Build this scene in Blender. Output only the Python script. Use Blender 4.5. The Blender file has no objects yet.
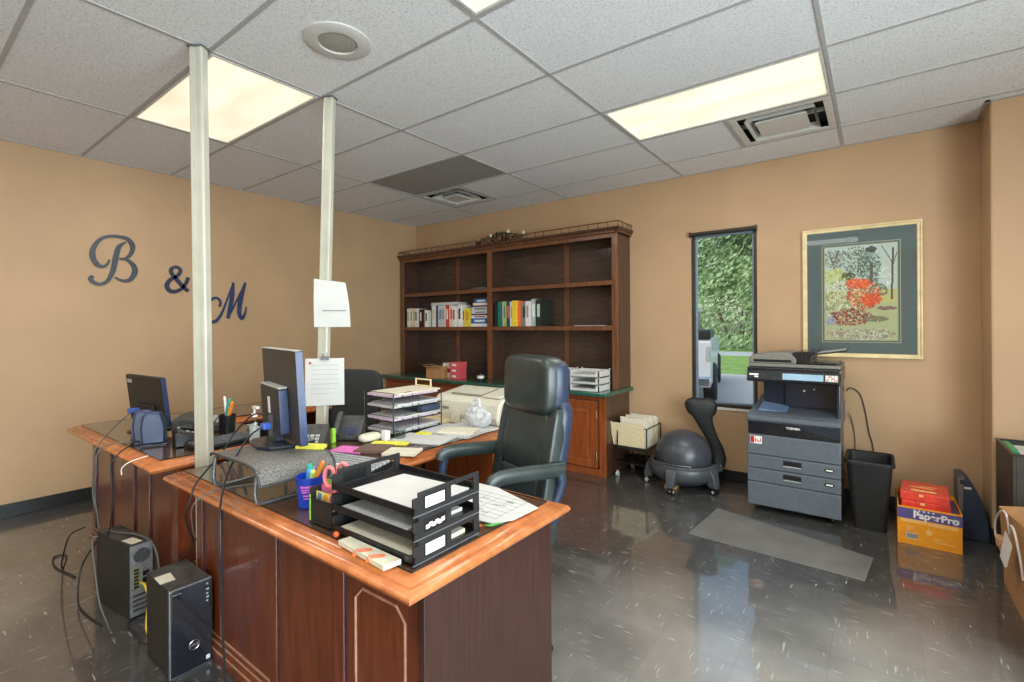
import bpy, bmesh, math, random
from mathutils import Vector, Matrix
random.seed(7)
PI = math.pi
scn = bpy.context.scene
COL = scn.collection

# ------------------------------------------------------------------ camera
W_PX, F_PX = 1024, 484.416
YAW, ROLL = -0.6455, -0.0059
cy, sy = math.cos(YAW), math.sin(YAW)
cr, sr = math.cos(ROLL), math.sin(ROLL)
fwd = Vector((sy, cy, 0)); rgt = Vector((cy, -sy, 0)); upv = Vector((0, 0, 1))
cam_r = cr * rgt + sr * upv
cam_u = -sr * rgt + cr * upv
cam_d = bpy.data.cameras.new('camera')
cam = bpy.data.objects.new('camera', cam_d)
COL.objects.link(cam)
m3 = Matrix((cam_r, cam_u, -fwd)).transposed()
cam.matrix_world = Matrix.Translation((5.0368, -4.5166, 1.3622)) @ m3.to_4x4()
cam_d.sensor_fit = 'HORIZONTAL'
cam_d.sensor_width = 36
cam_d.lens = F_PX / W_PX * 36
cam_d.shift_y = -14.4 / W_PX
cam_d.clip_start = 0.02
cam_d.clip_end = 300
scn.camera = cam

# ------------------------------------------------------------------ colour management, world
vs = scn.view_settings
vs.view_transform = 'Standard'
vs.look = 'None'
vs.gamma = 1
vs.use_curve_mapping = False
vs.exposure = 0.0
wd = bpy.data.worlds.new('sky')
scn.world = wd
wd.use_nodes = True
wn = wd.node_tree.nodes
sky = wn.new('ShaderNodeTexSky')
sky.sky_type = 'NISHITA'
sky.sun_disc = False
sky.sun_elevation = math.radians(40)
sky.sun_rotation = math.radians(200)
sky.air_density = 1.2
sky.dust_density = 2.5
wd.node_tree.links.new(sky.outputs[0], wn['Background'].inputs[0])
wn['Background'].inputs[1].default_value = 0.34

LAMP_W = 15.0          # watts of each ceiling troffer
DAY_FILL_W = 440.0          # watts of the fill light behind the added side window
DIFF_E = 0.88          # glow of the troffer diffuser itself


def add_area(name, loc, sx, sy_, watts, color, parent=None):
    l = bpy.data.lights.new(name, 'AREA')
    l.shape = 'RECTANGLE'
    l.size, l.size_y = sx, sy_
    l.energy = watts
    l.color = color
    o = bpy.data.objects.new(name, l)
    COL.objects.link(o)
    o.location = loc
    if parent:
        o.parent = parent
    return o


# cool fill light outside an unseen shop-front window, added to brighten the room
dl = add_area('daylight_fill', (7.275 + 0.22, -4.65, 1.35), 4.2, 2.3, DAY_FILL_W, (0.86, 0.93, 1.0))
dl.rotation_euler = (PI / 2, 0, PI / 2)


# ------------------------------------------------------------------ materials
def lin(c):
    c = c / 255
    return c / 12.92 if c <= 0.04045 else ((c + 0.055) / 1.055) ** 2.4


def rgb(h):
    if isinstance(h, tuple):
        return tuple(lin(c) for c in h) + (1,)
    return tuple(lin(int(h[i:i + 2], 16)) for i in (0, 2, 4)) + (1,)


def nodes(name):
    m = bpy.data.materials.new(name)
    m.use_nodes = True
    nt = m.node_tree
    return m, nt, nt.nodes['Principled BSDF']


def mat(name, col, rough=0.5, metal=0.0, spec=0.5, var=0.06, scale=40.0, bump=0.0, bscale=200.0, stretch=(1, 1, 1), col2=None, emit=0):
    """plain surface with a little procedural mottling"""
    m, nt, b = nodes(name)
    tc = nt.nodes.new('ShaderNodeTexCoord')
    mp = nt.nodes.new('ShaderNodeMapping')
    mp.inputs['Scale'].default_value = stretch
    nt.links.new(tc.outputs['Object'], mp.inputs[0])
    nz = nt.nodes.new('ShaderNodeTexNoise')
    nz.inputs['Scale'].default_value = scale
    nz.inputs['Detail'].default_value = 5
    nt.links.new(mp.outputs[0], nz.inputs['Vector'])
    rp = nt.nodes.new('ShaderNodeValToRGB')
    c = rgb(col)
    if col2 is None:
        lo = tuple(max(0, x * (1 - 2.2 * var)) for x in c[:3]) + (1,)
        hi = tuple(min(1, x * (1 + 2.2 * var)) for x in c[:3]) + (1,)
    else:
        lo, hi = c, rgb(col2)
    rp.color_ramp.elements[0].position = 0.32
    rp.color_ramp.elements[1].position = 0.68
    rp.color_ramp.elements[0].color = lo
    rp.color_ramp.elements[1].color = hi
    nt.links.new(nz.outputs[0], rp.inputs[0])
    nt.links.new(rp.outputs[0], b.inputs['Base Color'])
    b.inputs['Roughness'].default_value = rough
    b.inputs['Metallic'].default_value = metal
    b.inputs['Specular IOR Level'].default_value = spec
    if emit:
        nt.links.new(rp.outputs[0], b.inputs['Emission Color'])
        b.inputs['Emission Strength'].default_value = emit
    if bump:
        n2 = nt.nodes.new('ShaderNodeTexNoise')
        n2.inputs['Scale'].default_value = bscale
        n2.inputs['Detail'].default_value = 3
        nt.links.new(mp.outputs[0], n2.inputs['Vector'])
        bp = nt.nodes.new('ShaderNodeBump')
        bp.inputs['Strength'].default_value = bump
        bp.inputs['Distance'].default_value = 0.004
        nt.links.new(n2.outputs[0], bp.inputs['Height'])
        nt.links.new(bp.outputs[0], b.inputs['Normal'])
    return m


def wood(name, dark, light, rough=0.3, stretch=(14, 14, 1.4), scale=3.0, coat=0.3):
    m, nt, b = nodes(name)
    tc = nt.nodes.new('ShaderNodeTexCoord')
    mp = nt.nodes.new('ShaderNodeMapping')
    mp.inputs['Scale'].default_value = stretch
    nt.links.new(tc.outputs['Object'], mp.inputs[0])
    nz = nt.nodes.new('ShaderNodeTexNoise')
    nz.inputs['Scale'].default_value = scale
    nz.inputs['Detail'].default_value = 7
    nz.inputs['Roughness'].default_value = 0.62
    nz.inputs['Distortion'].default_value = 0.4
    nt.links.new(mp.outputs[0], nz.inputs['Vector'])
    rp = nt.nodes.new('ShaderNodeValToRGB')
    rp.color_ramp.elements[0].position = 0.28
    rp.color_ramp.elements[1].position = 0.75
    rp.color_ramp.elements[0].color = rgb(dark)
    rp.color_ramp.elements[1].color = rgb(light)
    nt.links.new(nz.outputs[0], rp.inputs[0])
    nt.links.new(rp.outputs[0], b.inputs['Base Color'])
    b.inputs['Roughness'].default_value = rough
    b.inputs['Coat Weight'].default_value = coat
    b.inputs['Coat Roughness'].default_value = 0.12
    bp = nt.nodes.new('ShaderNodeBump')
    bp.inputs['Strength'].default_value = 0.06
    bp.inputs['Distance'].default_value = 0.002
    nt.links.new(nz.outputs[0], bp.inputs['Height'])
    nt.links.new(bp.outputs[0], b.inputs['Normal'])
    return m


def glass_sheet(name, tint=(240, 248, 246), refl=1.0):
    """thin clear sheet: mostly see-through, mirror at grazing angles"""
    m, nt, b = nodes(name)
    out = nt.nodes['Material Output']
    tr = nt.nodes.new('ShaderNodeBsdfTransparent')
    tr.inputs[0].default_value = rgb(tint)
    gl = nt.nodes.new('ShaderNodeBsdfGlossy')
    gl.inputs['Roughness'].default_value = 0.02
    fr = nt.nodes.new('ShaderNodeFresnel')
    fr.inputs[0].default_value = 1.5
    mx = nt.nodes.new('ShaderNodeMath')
    mx.operation = 'MULTIPLY'
    mx.inputs[1].default_value = refl
    nt.links.new(fr.outputs[0], mx.inputs[0])
    sh = nt.nodes.new('ShaderNodeMixShader')
    ge = nt.nodes.new('ShaderNodeNewGeometry')
    fr_ = nt.nodes.new('ShaderNodeMath'); fr_.operation = 'SUBTRACT'; fr_.inputs[0].default_value = 1.0
    nt.links.new(ge.outputs['Backfacing'], fr_.inputs[1])
    m2 = nt.nodes.new('ShaderNodeMath'); m2.operation = 'MULTIPLY'
    nt.links.new(mx.outputs[0], m2.inputs[0]); nt.links.new(fr_.outputs[0], m2.inputs[1])
    nt.links.new(m2.outputs[0], sh.inputs[0])
    nt.links.new(tr.outputs[0], sh.inputs[1])
    nt.links.new(gl.outputs[0], sh.inputs[2])
    nt.links.new(sh.outputs[0], out.inputs[0])
    return m


def floor_mat():
    m, nt, b = nodes('black_vinyl_tile')
    N, L = nt.nodes.new, nt.links.new
    tc = N('ShaderNodeTexCoord')
    sx = N('ShaderNodeSeparateXYZ'); L(tc.outputs['Object'], sx.inputs[0])

    def mth(op, a, bb=None, c=None):
        n = N('ShaderNodeMath'); n.operation = op
        for i, v in enumerate((a, bb, c)):
            if v is None: continue
            if isinstance(v, (int, float)): n.inputs[i].default_value = v
            else: L(v, n.inputs[i])
        return n.outputs[0]
    T = 0.3048
    tx = mth('FLOOR', mth('DIVIDE', sx.outputs[0], T)); ty = mth('FLOOR', mth('DIVIDE', sx.outputs[1], T))
    par = mth('ABSOLUTE', mth('MODULO', mth('ADD', tx, ty), 2.0))
    cell = N('ShaderNodeCombineXYZ'); L(tx, cell.inputs[0]); L(ty, cell.inputs[1])
    wn_ = N('ShaderNodeTexWhiteNoise'); wn_.noise_dimensions = '3D'; L(cell.outputs[0], wn_.inputs['Vector'])

    def streak(sc, off):
        mp = N('ShaderNodeMapping'); mp.inputs['Scale'].default_value = sc
        mp.inputs['Location'].default_value = off
        mp.inputs['Rotation'].default_value = (0, 0, 0.25)
        L(tc.outputs['Object'], mp.inputs[0])
        nz = N('ShaderNodeTexNoise'); nz.inputs['Scale'].default_value = 1.0; nz.inputs['Detail'].default_value = 3.0
        nz.inputs['Roughness'].default_value = 0.5
        L(mp.outputs[0], nz.inputs['Vector'])
        return nz.outputs[0]
    a = streak((9, 75, 1), (0, 0, 0)); c = streak((75, 9, 1), (4, 2, 0))
    mixn = N('ShaderNodeMix'); L(par, mixn.inputs[0]); L(a, mixn.inputs[2]); L(c, mixn.inputs[3])
    st = N('ShaderNodeValToRGB'); L(mixn.outputs[0], st.inputs[0])
    st.color_ramp.elements[0].position = 0.635; st.color_ramp.elements[1].position = 0.74
    # soft marbling
    nz2 = N('ShaderNodeTexNoise'); nz2.inputs['Scale'].default_value = 9; nz2.inputs['Detail'].default_value = 8
    nz2.inputs['Roughness'].default_value = 0.7
    L(tc.outputs['Object'], nz2.inputs['Vector'])
    base = N('ShaderNodeValToRGB'); L(nz2.outputs[0], base.inputs[0])
    base.color_ramp.elements[0].position = 0.3; base.color_ramp.elements[1].position = 0.78
    base.color_ramp.elements[0].color = rgb((33, 32, 32)); base.color_ramp.elements[1].color = rgb((78, 76, 74))
    # broad paler patches: traffic wear plus floor sheen painted into the colour
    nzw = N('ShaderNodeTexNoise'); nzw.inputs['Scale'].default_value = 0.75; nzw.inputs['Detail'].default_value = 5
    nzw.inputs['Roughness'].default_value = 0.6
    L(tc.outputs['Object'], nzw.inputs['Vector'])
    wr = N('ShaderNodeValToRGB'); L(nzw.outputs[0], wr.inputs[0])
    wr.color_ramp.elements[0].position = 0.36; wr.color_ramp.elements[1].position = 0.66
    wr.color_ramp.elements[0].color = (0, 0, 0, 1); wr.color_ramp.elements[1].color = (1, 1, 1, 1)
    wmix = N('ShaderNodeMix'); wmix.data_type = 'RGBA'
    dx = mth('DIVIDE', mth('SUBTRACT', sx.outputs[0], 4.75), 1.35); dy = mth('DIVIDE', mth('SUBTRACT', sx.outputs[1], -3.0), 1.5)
    sheen_lane = N('ShaderNodeMapRange'); sheen_lane.interpolation_type = 'SMOOTHSTEP'  # foreground sheen painted as a pale ellipse, mixed with wear
    L(mth('ADD', mth('MULTIPLY', dx, dx), mth('MULTIPLY', dy, dy)), sheen_lane.inputs[0])
    sheen_lane.inputs[1].default_value = 0.1; sheen_lane.inputs[2].default_value = 1.3; sheen_lane.inputs[3].default_value = 0.95; sheen_lane.inputs[4].default_value = 0.10
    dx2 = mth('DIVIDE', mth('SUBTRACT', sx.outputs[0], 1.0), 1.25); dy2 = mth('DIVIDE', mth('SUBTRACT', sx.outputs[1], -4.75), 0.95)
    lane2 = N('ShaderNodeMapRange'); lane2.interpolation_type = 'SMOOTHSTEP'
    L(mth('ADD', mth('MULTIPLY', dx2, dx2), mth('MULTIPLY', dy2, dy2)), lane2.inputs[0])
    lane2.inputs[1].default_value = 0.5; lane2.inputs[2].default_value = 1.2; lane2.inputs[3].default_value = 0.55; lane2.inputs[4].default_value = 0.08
    L(mth('MULTIPLY', mth('MULTIPLY_ADD', wr.outputs[0], 0.75, 0.25), mth('MAXIMUM', sheen_lane.outputs[0], lane2.outputs[0])), wmix.inputs[0]); L(base.outputs[0], wmix.inputs[6]); wmix.inputs[7].default_value = rgb((158, 155, 150))
    # each tile a touch lighter or darker
    ml = N('ShaderNodeMix'); ml.data_type = 'RGBA'; ml.blend_type = 'MULTIPLY'
    ml.inputs[0].default_value = 1.0
    L(wmix.outputs[2], ml.inputs[6])
    tv = mth('MULTIPLY_ADD', wn_.outputs['Value'], 0.14, 0.88)
    L(tv, ml.inputs[7])
    mw = N('ShaderNodeMix'); mw.data_type = 'RGBA'
    L(mth('MULTIPLY', st.outputs[0], 0.75), mw.inputs[0])
    L(ml.outputs[2], mw.inputs[6]); mw.inputs[7].default_value = rgb((205, 203, 200))
    # seams
    def seam(o):
        f_ = mth('FRACT', mth('DIVIDE', o, T))
        return mth('LESS_THAN', mth('MINIMUM', f_, mth('SUBTRACT', 1.0, f_)), 0.004)
    sm = mth('MAXIMUM', seam(sx.outputs[0]), seam(sx.outputs[1]))
    ms = N('ShaderNodeMix'); ms.data_type = 'RGBA'
    L(mth('MULTIPLY', sm, 0.22), ms.inputs[0]); L(mw.outputs[2], ms.inputs[6]); ms.inputs[7].default_value = rgb((24, 23, 22))
    L(ms.outputs[2], b.inputs['Base Color'])
    # wax wear: gloss varies in blotches
    nz3 = N('ShaderNodeTexNoise'); nz3.inputs['Scale'].default_value = 1.6; nz3.inputs['Detail'].default_value = 4
    L(tc.outputs['Object'], nz3.inputs['Vector'])
    mr = N('ShaderNodeMapRange'); L(nz3.outputs[0], mr.inputs[0])
    mr.inputs[1].default_value = 0.35; mr.inputs[2].default_value = 0.65
    mr.inputs[3].default_value = 0.30; mr.inputs[4].default_value = 0.46
    L(mr.outputs[0], b.inputs['Roughness'])
    b.inputs['Specular IOR Level'].default_value = 0.8
    b.inputs['Coat Weight'].default_value = 1.0; b.inputs['Coat Roughness'].default_value = 0.055; b.inputs['Coat IOR'].default_value = 1.65
    bp = N('ShaderNodeBump'); bp.inputs['Strength'].default_value = 0.05; bp.inputs['Distance'].default_value = 0.002
    L(nz2.outputs[0], bp.inputs['Height']); L(bp.outputs[0], b.inputs['Normal'])
    return m


def tile_mat(name, base, dark):
    m, nt, b = nodes(name)
    N, L = nt.nodes.new, nt.links.new
    tc = N('ShaderNodeTexCoord')
    nz = N('ShaderNodeTexNoise'); nz.inputs['Scale'].default_value = 95; nz.inputs['Detail'].default_value = 4
    nz.inputs['Roughness'].default_value = 0.75
    L(tc.outputs['Object'], nz.inputs['Vector'])
    rp = N('ShaderNodeValToRGB'); L(nz.outputs[0], rp.inputs[0])
    rp.color_ramp.elements[0].position = 0.36; rp.color_ramp.elements[1].position = 0.5
    rp.color_ramp.elements[0].color = rgb(dark); rp.color_ramp.elements[1].color = rgb(base)
    L(rp.outputs[0], b.inputs['Base Color'])
    b.inputs['Roughness'].default_value = 0.95
    b.inputs['Specular IOR Level'].default_value = 0.15
    bp = N('ShaderNodeBump'); bp.inputs['Strength'].default_value = 0.35; bp.inputs['Distance'].default_value = 0.004
    L(nz.outputs[0], bp.inputs['Height']); L(bp.outputs[0], b.inputs['Normal'])
    return m


def mesh_screen(name, col, sc=180.0, solid=0.55):
    """perforated / expanded metal: procedural holes"""
    m, nt, b = nodes(name)
    N, L = nt.nodes.new, nt.links.new
    tc = N('ShaderNodeTexCoord')
    mp = N('ShaderNodeMapping'); mp.inputs['Scale'].default_value = (sc, sc, sc); mp.inputs['Rotation'].default_value = (0.5, 0.4, 0.6)
    L(tc.outputs['Object'], mp.inputs[0])
    ck = N('ShaderNodeTexVoronoi'); ck.inputs['Scale'].default_value = 1.0; ck.inputs['Randomness'].default_value = 0.2
    L(mp.outputs[0], ck.inputs['Vector'])
    lt = N('ShaderNodeMath'); lt.operation = 'GREATER_THAN'; lt.inputs[1].default_value = solid
    L(ck.outputs['Distance'], lt.inputs[0])
    b.inputs['Base Color'].default_value = rgb(col); b.inputs['Metallic'].default_value = 0.6; b.inputs['Roughness'].default_value = 0.4
    L(lt.outputs[0], b.inputs['Alpha'])
    return m


M = {}
M['wall'] = mat('tan_wall_paint', (188, 155, 121), 0.55, var=0.025, scale=2.0, bump=0.12, bscale=150, spec=0.35)
M['base'] = mat('black_rubber_base', (34, 34, 36), 0.35, var=0.1)
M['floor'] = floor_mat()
M['tile'] = tile_mat('ceiling_tile', (236, 238, 241), (200, 201, 203))
M['tile_dark'] = tile_mat('grey_ceiling_panel', (158, 156, 152), (140, 138, 135))
M['grid'] = mat('ceiling_grid_metal', (176, 176, 176), 0.5, var=0.03)
M['white_metal'] = mat('white_enamel', (212, 211, 206), 0.4, var=0.03)
M['dark_slot'] = mat('dark_slot', (22, 22, 22), 0.8, var=0.1)
M['cream_pole'] = mat('cream_painted_steel', (190, 187, 172), 0.38, var=0.03, scale=8)
M['paper'] = mat('white_paper', (200, 199, 196), 0.8, var=0.02, scale=12)
M['paper_grey'] = mat('printed_paper', (212, 212, 211), 0.8, col2=(186, 187, 189), scale=60)
M['cream_paper'] = mat('cream_paper', (218, 210, 188), 0.8, var=0.03)
M['manila'] = mat('manila_card', (222, 205, 165), 0.75, var=0.04)
M['yellow'] = mat('yellow_paper', (232, 226, 82), 0.7, var=0.05)
M['pink'] = mat('pink_paper', (226, 118, 190), 0.7, var=0.05)
M['lilac'] = mat('lilac_paper', (216, 192, 212), 0.75, var=0.05)
M['ink'] = mat('grey_ink', (120, 122, 126), 0.7, var=0.1)
M['orange_tab'] = mat('orange_tab', (222, 96, 44), 0.5, var=0.05)
M['green_tab'] = mat('green_tab', (88, 168, 74), 0.5, var=0.05)
M['bookcase'] = wood('dark_cherry_case', (44, 27, 20), (92, 58, 40), 0.36)
M['bookcase_face'] = wood('cherry_face_frame', (84, 48, 28), (134, 84, 52), 0.34)
M['bookcase_back'] = wood('dark_back_panel', (52, 38, 32), (84, 64, 55), 0.45, stretch=(2, 14, 14))
M['cab'] = wood('cherry_cabinet', (112, 52, 24), (166, 88, 44), 0.3)
M['desk_side'] = wood('mahogany_desk_panel', (78, 34, 17), (128, 62, 33), 0.28)
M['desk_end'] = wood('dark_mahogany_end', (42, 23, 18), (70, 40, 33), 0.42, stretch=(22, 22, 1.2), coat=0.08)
M['desk_edge'] = wood('honey_cherry_moulding', (158, 84, 42), (206, 128, 76), 0.25, stretch=(4, 4, 4))
M['desk_top'] = wood('red_brown_desktop', (128, 70, 52), (168, 106, 84), 0.3, stretch=(2, 16, 8))
M['inlay'] = mat('pale_worn_moulding', (176, 132, 108), 0.35, var=0.1, scale=20)
M['groove'] = mat('dark_groove', (54, 34, 40), 0.4, var=0.1)
M['green_top'] = mat('green_laminate', (46, 92, 78), 0.12, var=0.12, scale=60, spec=0.6)
M['glass'] = glass_sheet('clear_glass_top', (232, 242, 240), 1.35)
M['pane'] = glass_sheet('window_glass', (246, 250, 248), 0.8)
M['pic_glass'] = glass_sheet('picture_glass', (250, 252, 252), 0.7)
M['glass_edge'] = mat('dark_glass_edge', (32, 40, 42), 0.15, var=0.05)
M['brass'] = mat('brass', (176, 150, 98), 0.35, metal=0.8, var=0.06)
M['black'] = mat('black_plastic', (24, 25, 27), 0.35, var=0.08)
M['black_matte'] = mat('matte_black_plastic', (27, 27, 28), 0.55, var=0.1, bump=0.1, bscale=400)
M['gloss_black'] = mat('glossy_black', (20, 23, 32), 0.1, var=0.1, spec=0.7)
M['navy'] = mat('navy_and_blue_sheen', (46, 58, 94), 0.3, var=0.08)  # navy plastic; also blue window reflection painted onto the monitor sides
M['dust_grey'] = mat('dusty_dark_steel', (62, 60, 58), 0.6, var=0.15, scale=30)
M['grey_plastic'] = mat('grey_plastic', (96, 100, 106), 0.45, var=0.05)
M['lt_grey'] = mat('light_grey_plastic', (176, 177, 176), 0.45, var=0.04)
M['beige'] = mat('beige_plastic', (214, 209, 192), 0.4, var=0.03)
M['beige_dark'] = mat('dark_beige_plastic', (140, 136, 122), 0.5, var=0.06)
M['chrome'] = mat('chrome', (200, 202, 206), 0.18, metal=1.0, var=0.03)
M['steel'] = mat('grey_steel', (128, 130, 134), 0.35, metal=0.8, var=0.05)
M['leather'] = mat('black_green_leather', (42, 51, 50), 0.33, var=0.12, scale=12, bump=0.12, bscale=260, spec=0.6)
M['leather_blue_sheen'] = mat('leather_window_sheen', (44, 54, 76), 0.35, var=0.08, bump=0.08, bscale=260)  # black leather with the blue window reflection painted into its colour
M['fabric_black'] = mat('black_mesh_fabric', (44, 46, 47), 0.8, var=0.12, scale=80)
M['rubber_ball'] = mat('charcoal_ball_rubber', (66, 68, 74), 0.32, var=0.06)
M['ball_base'] = mat('dark_grey_base_plastic', (72, 74, 78), 0.35, var=0.06)
M['copier_blue'] = mat('slate_blue_plastic', (92, 99, 107), 0.42, var=0.04, bump=0.06, bscale=500)
M['copier_dark'] = mat('dark_navy_plastic', (38, 44, 58), 0.22, var=0.06)
M['copier_black'] = mat('copier_black_plastic', (28, 30, 35), 0.25, var=0.02)
M['copier_lid'] = mat('warm_grey_plastic', (122, 120, 114), 0.4, var=0.04)
M['screen'] = mat('pale_lcd', (150, 182, 205), 0.2, var=0.04, scale=10)
M['mat_grey'] = mat('grey_vinyl_mat', (112, 110, 106), 0.55, var=0.07, scale=5, bump=0.1, bscale=300)
M['orange_box'] = mat('orange_carton', (250, 164, 34), 0.5, var=0.03)
M['purple'] = mat('purple_print', (92, 82, 142), 0.5, var=0.04)
M['red_pack'] = mat('red_ream_wrap', (230, 70, 54), 0.3, var=0.07)
M['white_print'] = mat('white_print', (238, 236, 232), 0.5, var=0.02)
M['pale_print'] = mat('pale_orange_print', (250, 196, 116), 0.5, var=0.02)
M['kraft'] = mat('kraft_paper', (186, 138, 92), 0.75, var=0.05, scale=25)
M['kraft_side'] = mat('kraft_paper_inside', (198, 152, 108), 0.8, var=0.05, scale=25)
M['tote'] = mat('dark_brown_board', (52, 46, 40), 0.5, var=0.1, scale=15)
M['cord'] = mat('white_cord', (222, 214, 205), 0.7, var=0.05)
M['navy_case'] = mat('navy_grey_case', (50, 62, 82), 0.4, var=0.12, scale=10)
M['case_edge'] = mat('taupe_case_face', (112, 106, 100), 0.45, var=0.05)
M['cup_blue'] = mat('royal_blue_plastic', (30, 64, 178), 0.3, var=0.05)
M['cup_print'] = mat('pink_print', (230, 120, 210), 0.4, var=0.03)
M['teal'] = mat('teal_marker', (40, 156, 140), 0.35, var=0.05)
M['orange'] = mat('orange_marker', (236, 140, 50), 0.35, var=0.05)
M['pink_scissor'] = mat('coral_pink_handle', (236, 128, 134), 0.35, var=0.04)
M['lime'] = mat('lime_green', (150, 214, 60), 0.45, var=0.05)
M['red'] = mat('red_cover', (186, 44, 38), 0.45, var=0.06)
M['cable'] = mat('black_cable', (30, 30, 31), 0.5, var=0.05)
M['cable_grey'] = mat('grey_cable', (92, 90, 88), 0.5, var=0.05)
M['yellow_cable'] = mat('yellow_cable', (238, 206, 40), 0.4, var=0.03)
M['blue_plug'] = mat('blue_plug', (62, 92, 178), 0.4, var=0.04)
M['frame_gold'] = mat('pale_gold_frame', (228, 208, 160), 0.4, metal=0.0, var=0.05, scale=15)
M['mat_board'] = mat('slate_green_matboard', (86, 98, 98), 0.7, var=0.03)
M['mat_line'] = mat('pale_matboard', (178, 172, 140), 0.7, var=0.03)
M['letter'] = mat('slate_letter', (54, 62, 74), 0.35, var=0.08)
M['bronze'] = mat('added_window_bronze', (62, 56, 52), 0.4, metal=0.3, var=0.06)
M['win_inner'] = mat('blue_grey_sash', (124, 138, 156), 0.4, var=0.04)
M['mesh_black'] = mesh_screen('black_wire_mesh', (36, 36, 38), 260, 0.42)
M['mesh_grey'] = mesh_screen('grey_expanded_steel', (150, 146, 142), 230, 0.30)
M['tower_dust'] = mat('dusty_tower_top', (70, 66, 62), 0.65, var=0.2, scale=14)
M['tower_side'] = mat('black_tower_steel', (36, 35, 34), 0.5, var=0.12, scale=14)
M['rear_plate'] = mat('grey_rear_plate', (150, 152, 156), 0.4, metal=0.5, var=0.08)
M['board_green'] = mat('olive_port_plate', (132, 128, 92), 0.5, var=0.15, scale=80)
M['clear_plastic'] = glass_sheet('clear_plastic', (225, 232, 235), 1.2)
M['bag_plastic'] = mat('thin_white_bag', (206, 208, 212), 0.3, var=0.06, scale=30)
M['speaker_grey'] = mat('speaker_grey', (96, 100, 104), 0.5, var=0.06)
M['asphalt'] = mat('asphalt', (196, 188, 178), 0.9, var=0.05, scale=20)
M['grass'] = mat('lawn', (112, 148, 62), 0.9, col2=(150, 176, 92), scale=3)
M['road'] = mat('pale_road', (188, 190, 192), 0.9, var=0.03)
M['bark'] = mat('bark', (104, 92, 80), 0.9, var=0.15)
M['leaf'] = mat('leaf_green', (92, 126, 80), 0.7, col2=(176, 200, 152), scale=1.2)
M['leaf_dark'] = mat('leaf_deep_green', (74, 106, 66), 0.7, col2=(140, 170, 118), scale=1.0)
M['truck_white'] = mat('silver_white_paint', (214, 218, 222), 0.2, var=0.02, spec=0.7)
M['truck_black'] = mat('black_trim', (34, 35, 37), 0.4, var=0.05)
M['tyre'] = mat('tyre_rubber', (38, 38, 38), 0.7, var=0.08)
M['wall_out'] = mat('brick_outside', (150, 120, 100), 0.8, var=0.1)


def diffuser_mat():
    m, nt, b = nodes('troffer_diffuser')
    tc = nt.nodes.new('ShaderNodeTexCoord')
    mp = nt.nodes.new('ShaderNodeMapping'); mp.inputs['Scale'].default_value = (1.2, 4.0, 1)
    nt.links.new(tc.outputs['Object'], mp.inputs[0])
    nz = nt.nodes.new('ShaderNodeTexNoise'); nz.inputs['Scale'].default_value = 1.3; nz.inputs['Detail'].default_value = 1
    nt.links.new(mp.outputs[0], nz.inputs['Vector'])
    rp = nt.nodes.new('ShaderNodeValToRGB')
    rp.color_ramp.elements[0].color = rgb((226, 216, 186)); rp.color_ramp.elements[1].color = rgb((255, 250, 226))
    rp.color_ramp.elements[0].position = 0.3; rp.color_ramp.elements[1].position = 0.7
    nt.links.new(nz.outputs[0], rp.inputs[0])
    nt.links.new(rp.outputs[0], b.inputs['Emission Color'])
    b.inputs['Emission Strength'].default_value = DIFF_E
    b.inputs['Base Color'].default_value = rgb((230, 225, 210))
    b.inputs['Roughness'].default_value = 0.4
    return m


M['diffuser'] = diffuser_mat()


# ------------------------------------------------------------------ mesh builder
def catmull(pts, n=6, closed=False):
    pts = [Vector(p) for p in pts]
    if len(pts) < 3: return pts
    out = []
    N = len(pts)
    rng = range(N if closed else N - 1)
    for i in rng:
        if closed:
            p0, p1, p2, p3 = pts[(i - 1) % N], pts[i], pts[(i + 1) % N], pts[(i + 2) % N]
        else:
            p1, p2 = pts[i], pts[i + 1]
            p0 = pts[i - 1] if i > 0 else p1 * 2 - p2
            p3 = pts[i + 2] if i + 2 < N else p2 * 2 - p1
        for k in range(n):
            t = k / n
            out.append(0.5 * ((2 * p1) + (p2 - p0) * t + (2 * p0 - 5 * p1 + 4 * p2 - p3) * t * t + (3 * p1 - p0 - 3 * p2 + p3) * t ** 3))
    if not closed: out.append(pts[-1])
    return out


def root_mat(o):
    m = Matrix.Identity(4)
    while o is not None:
        m = Matrix.LocRotScale(o.location, o.rotation_euler, None) @ m
        o = o.parent
    return m


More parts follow.
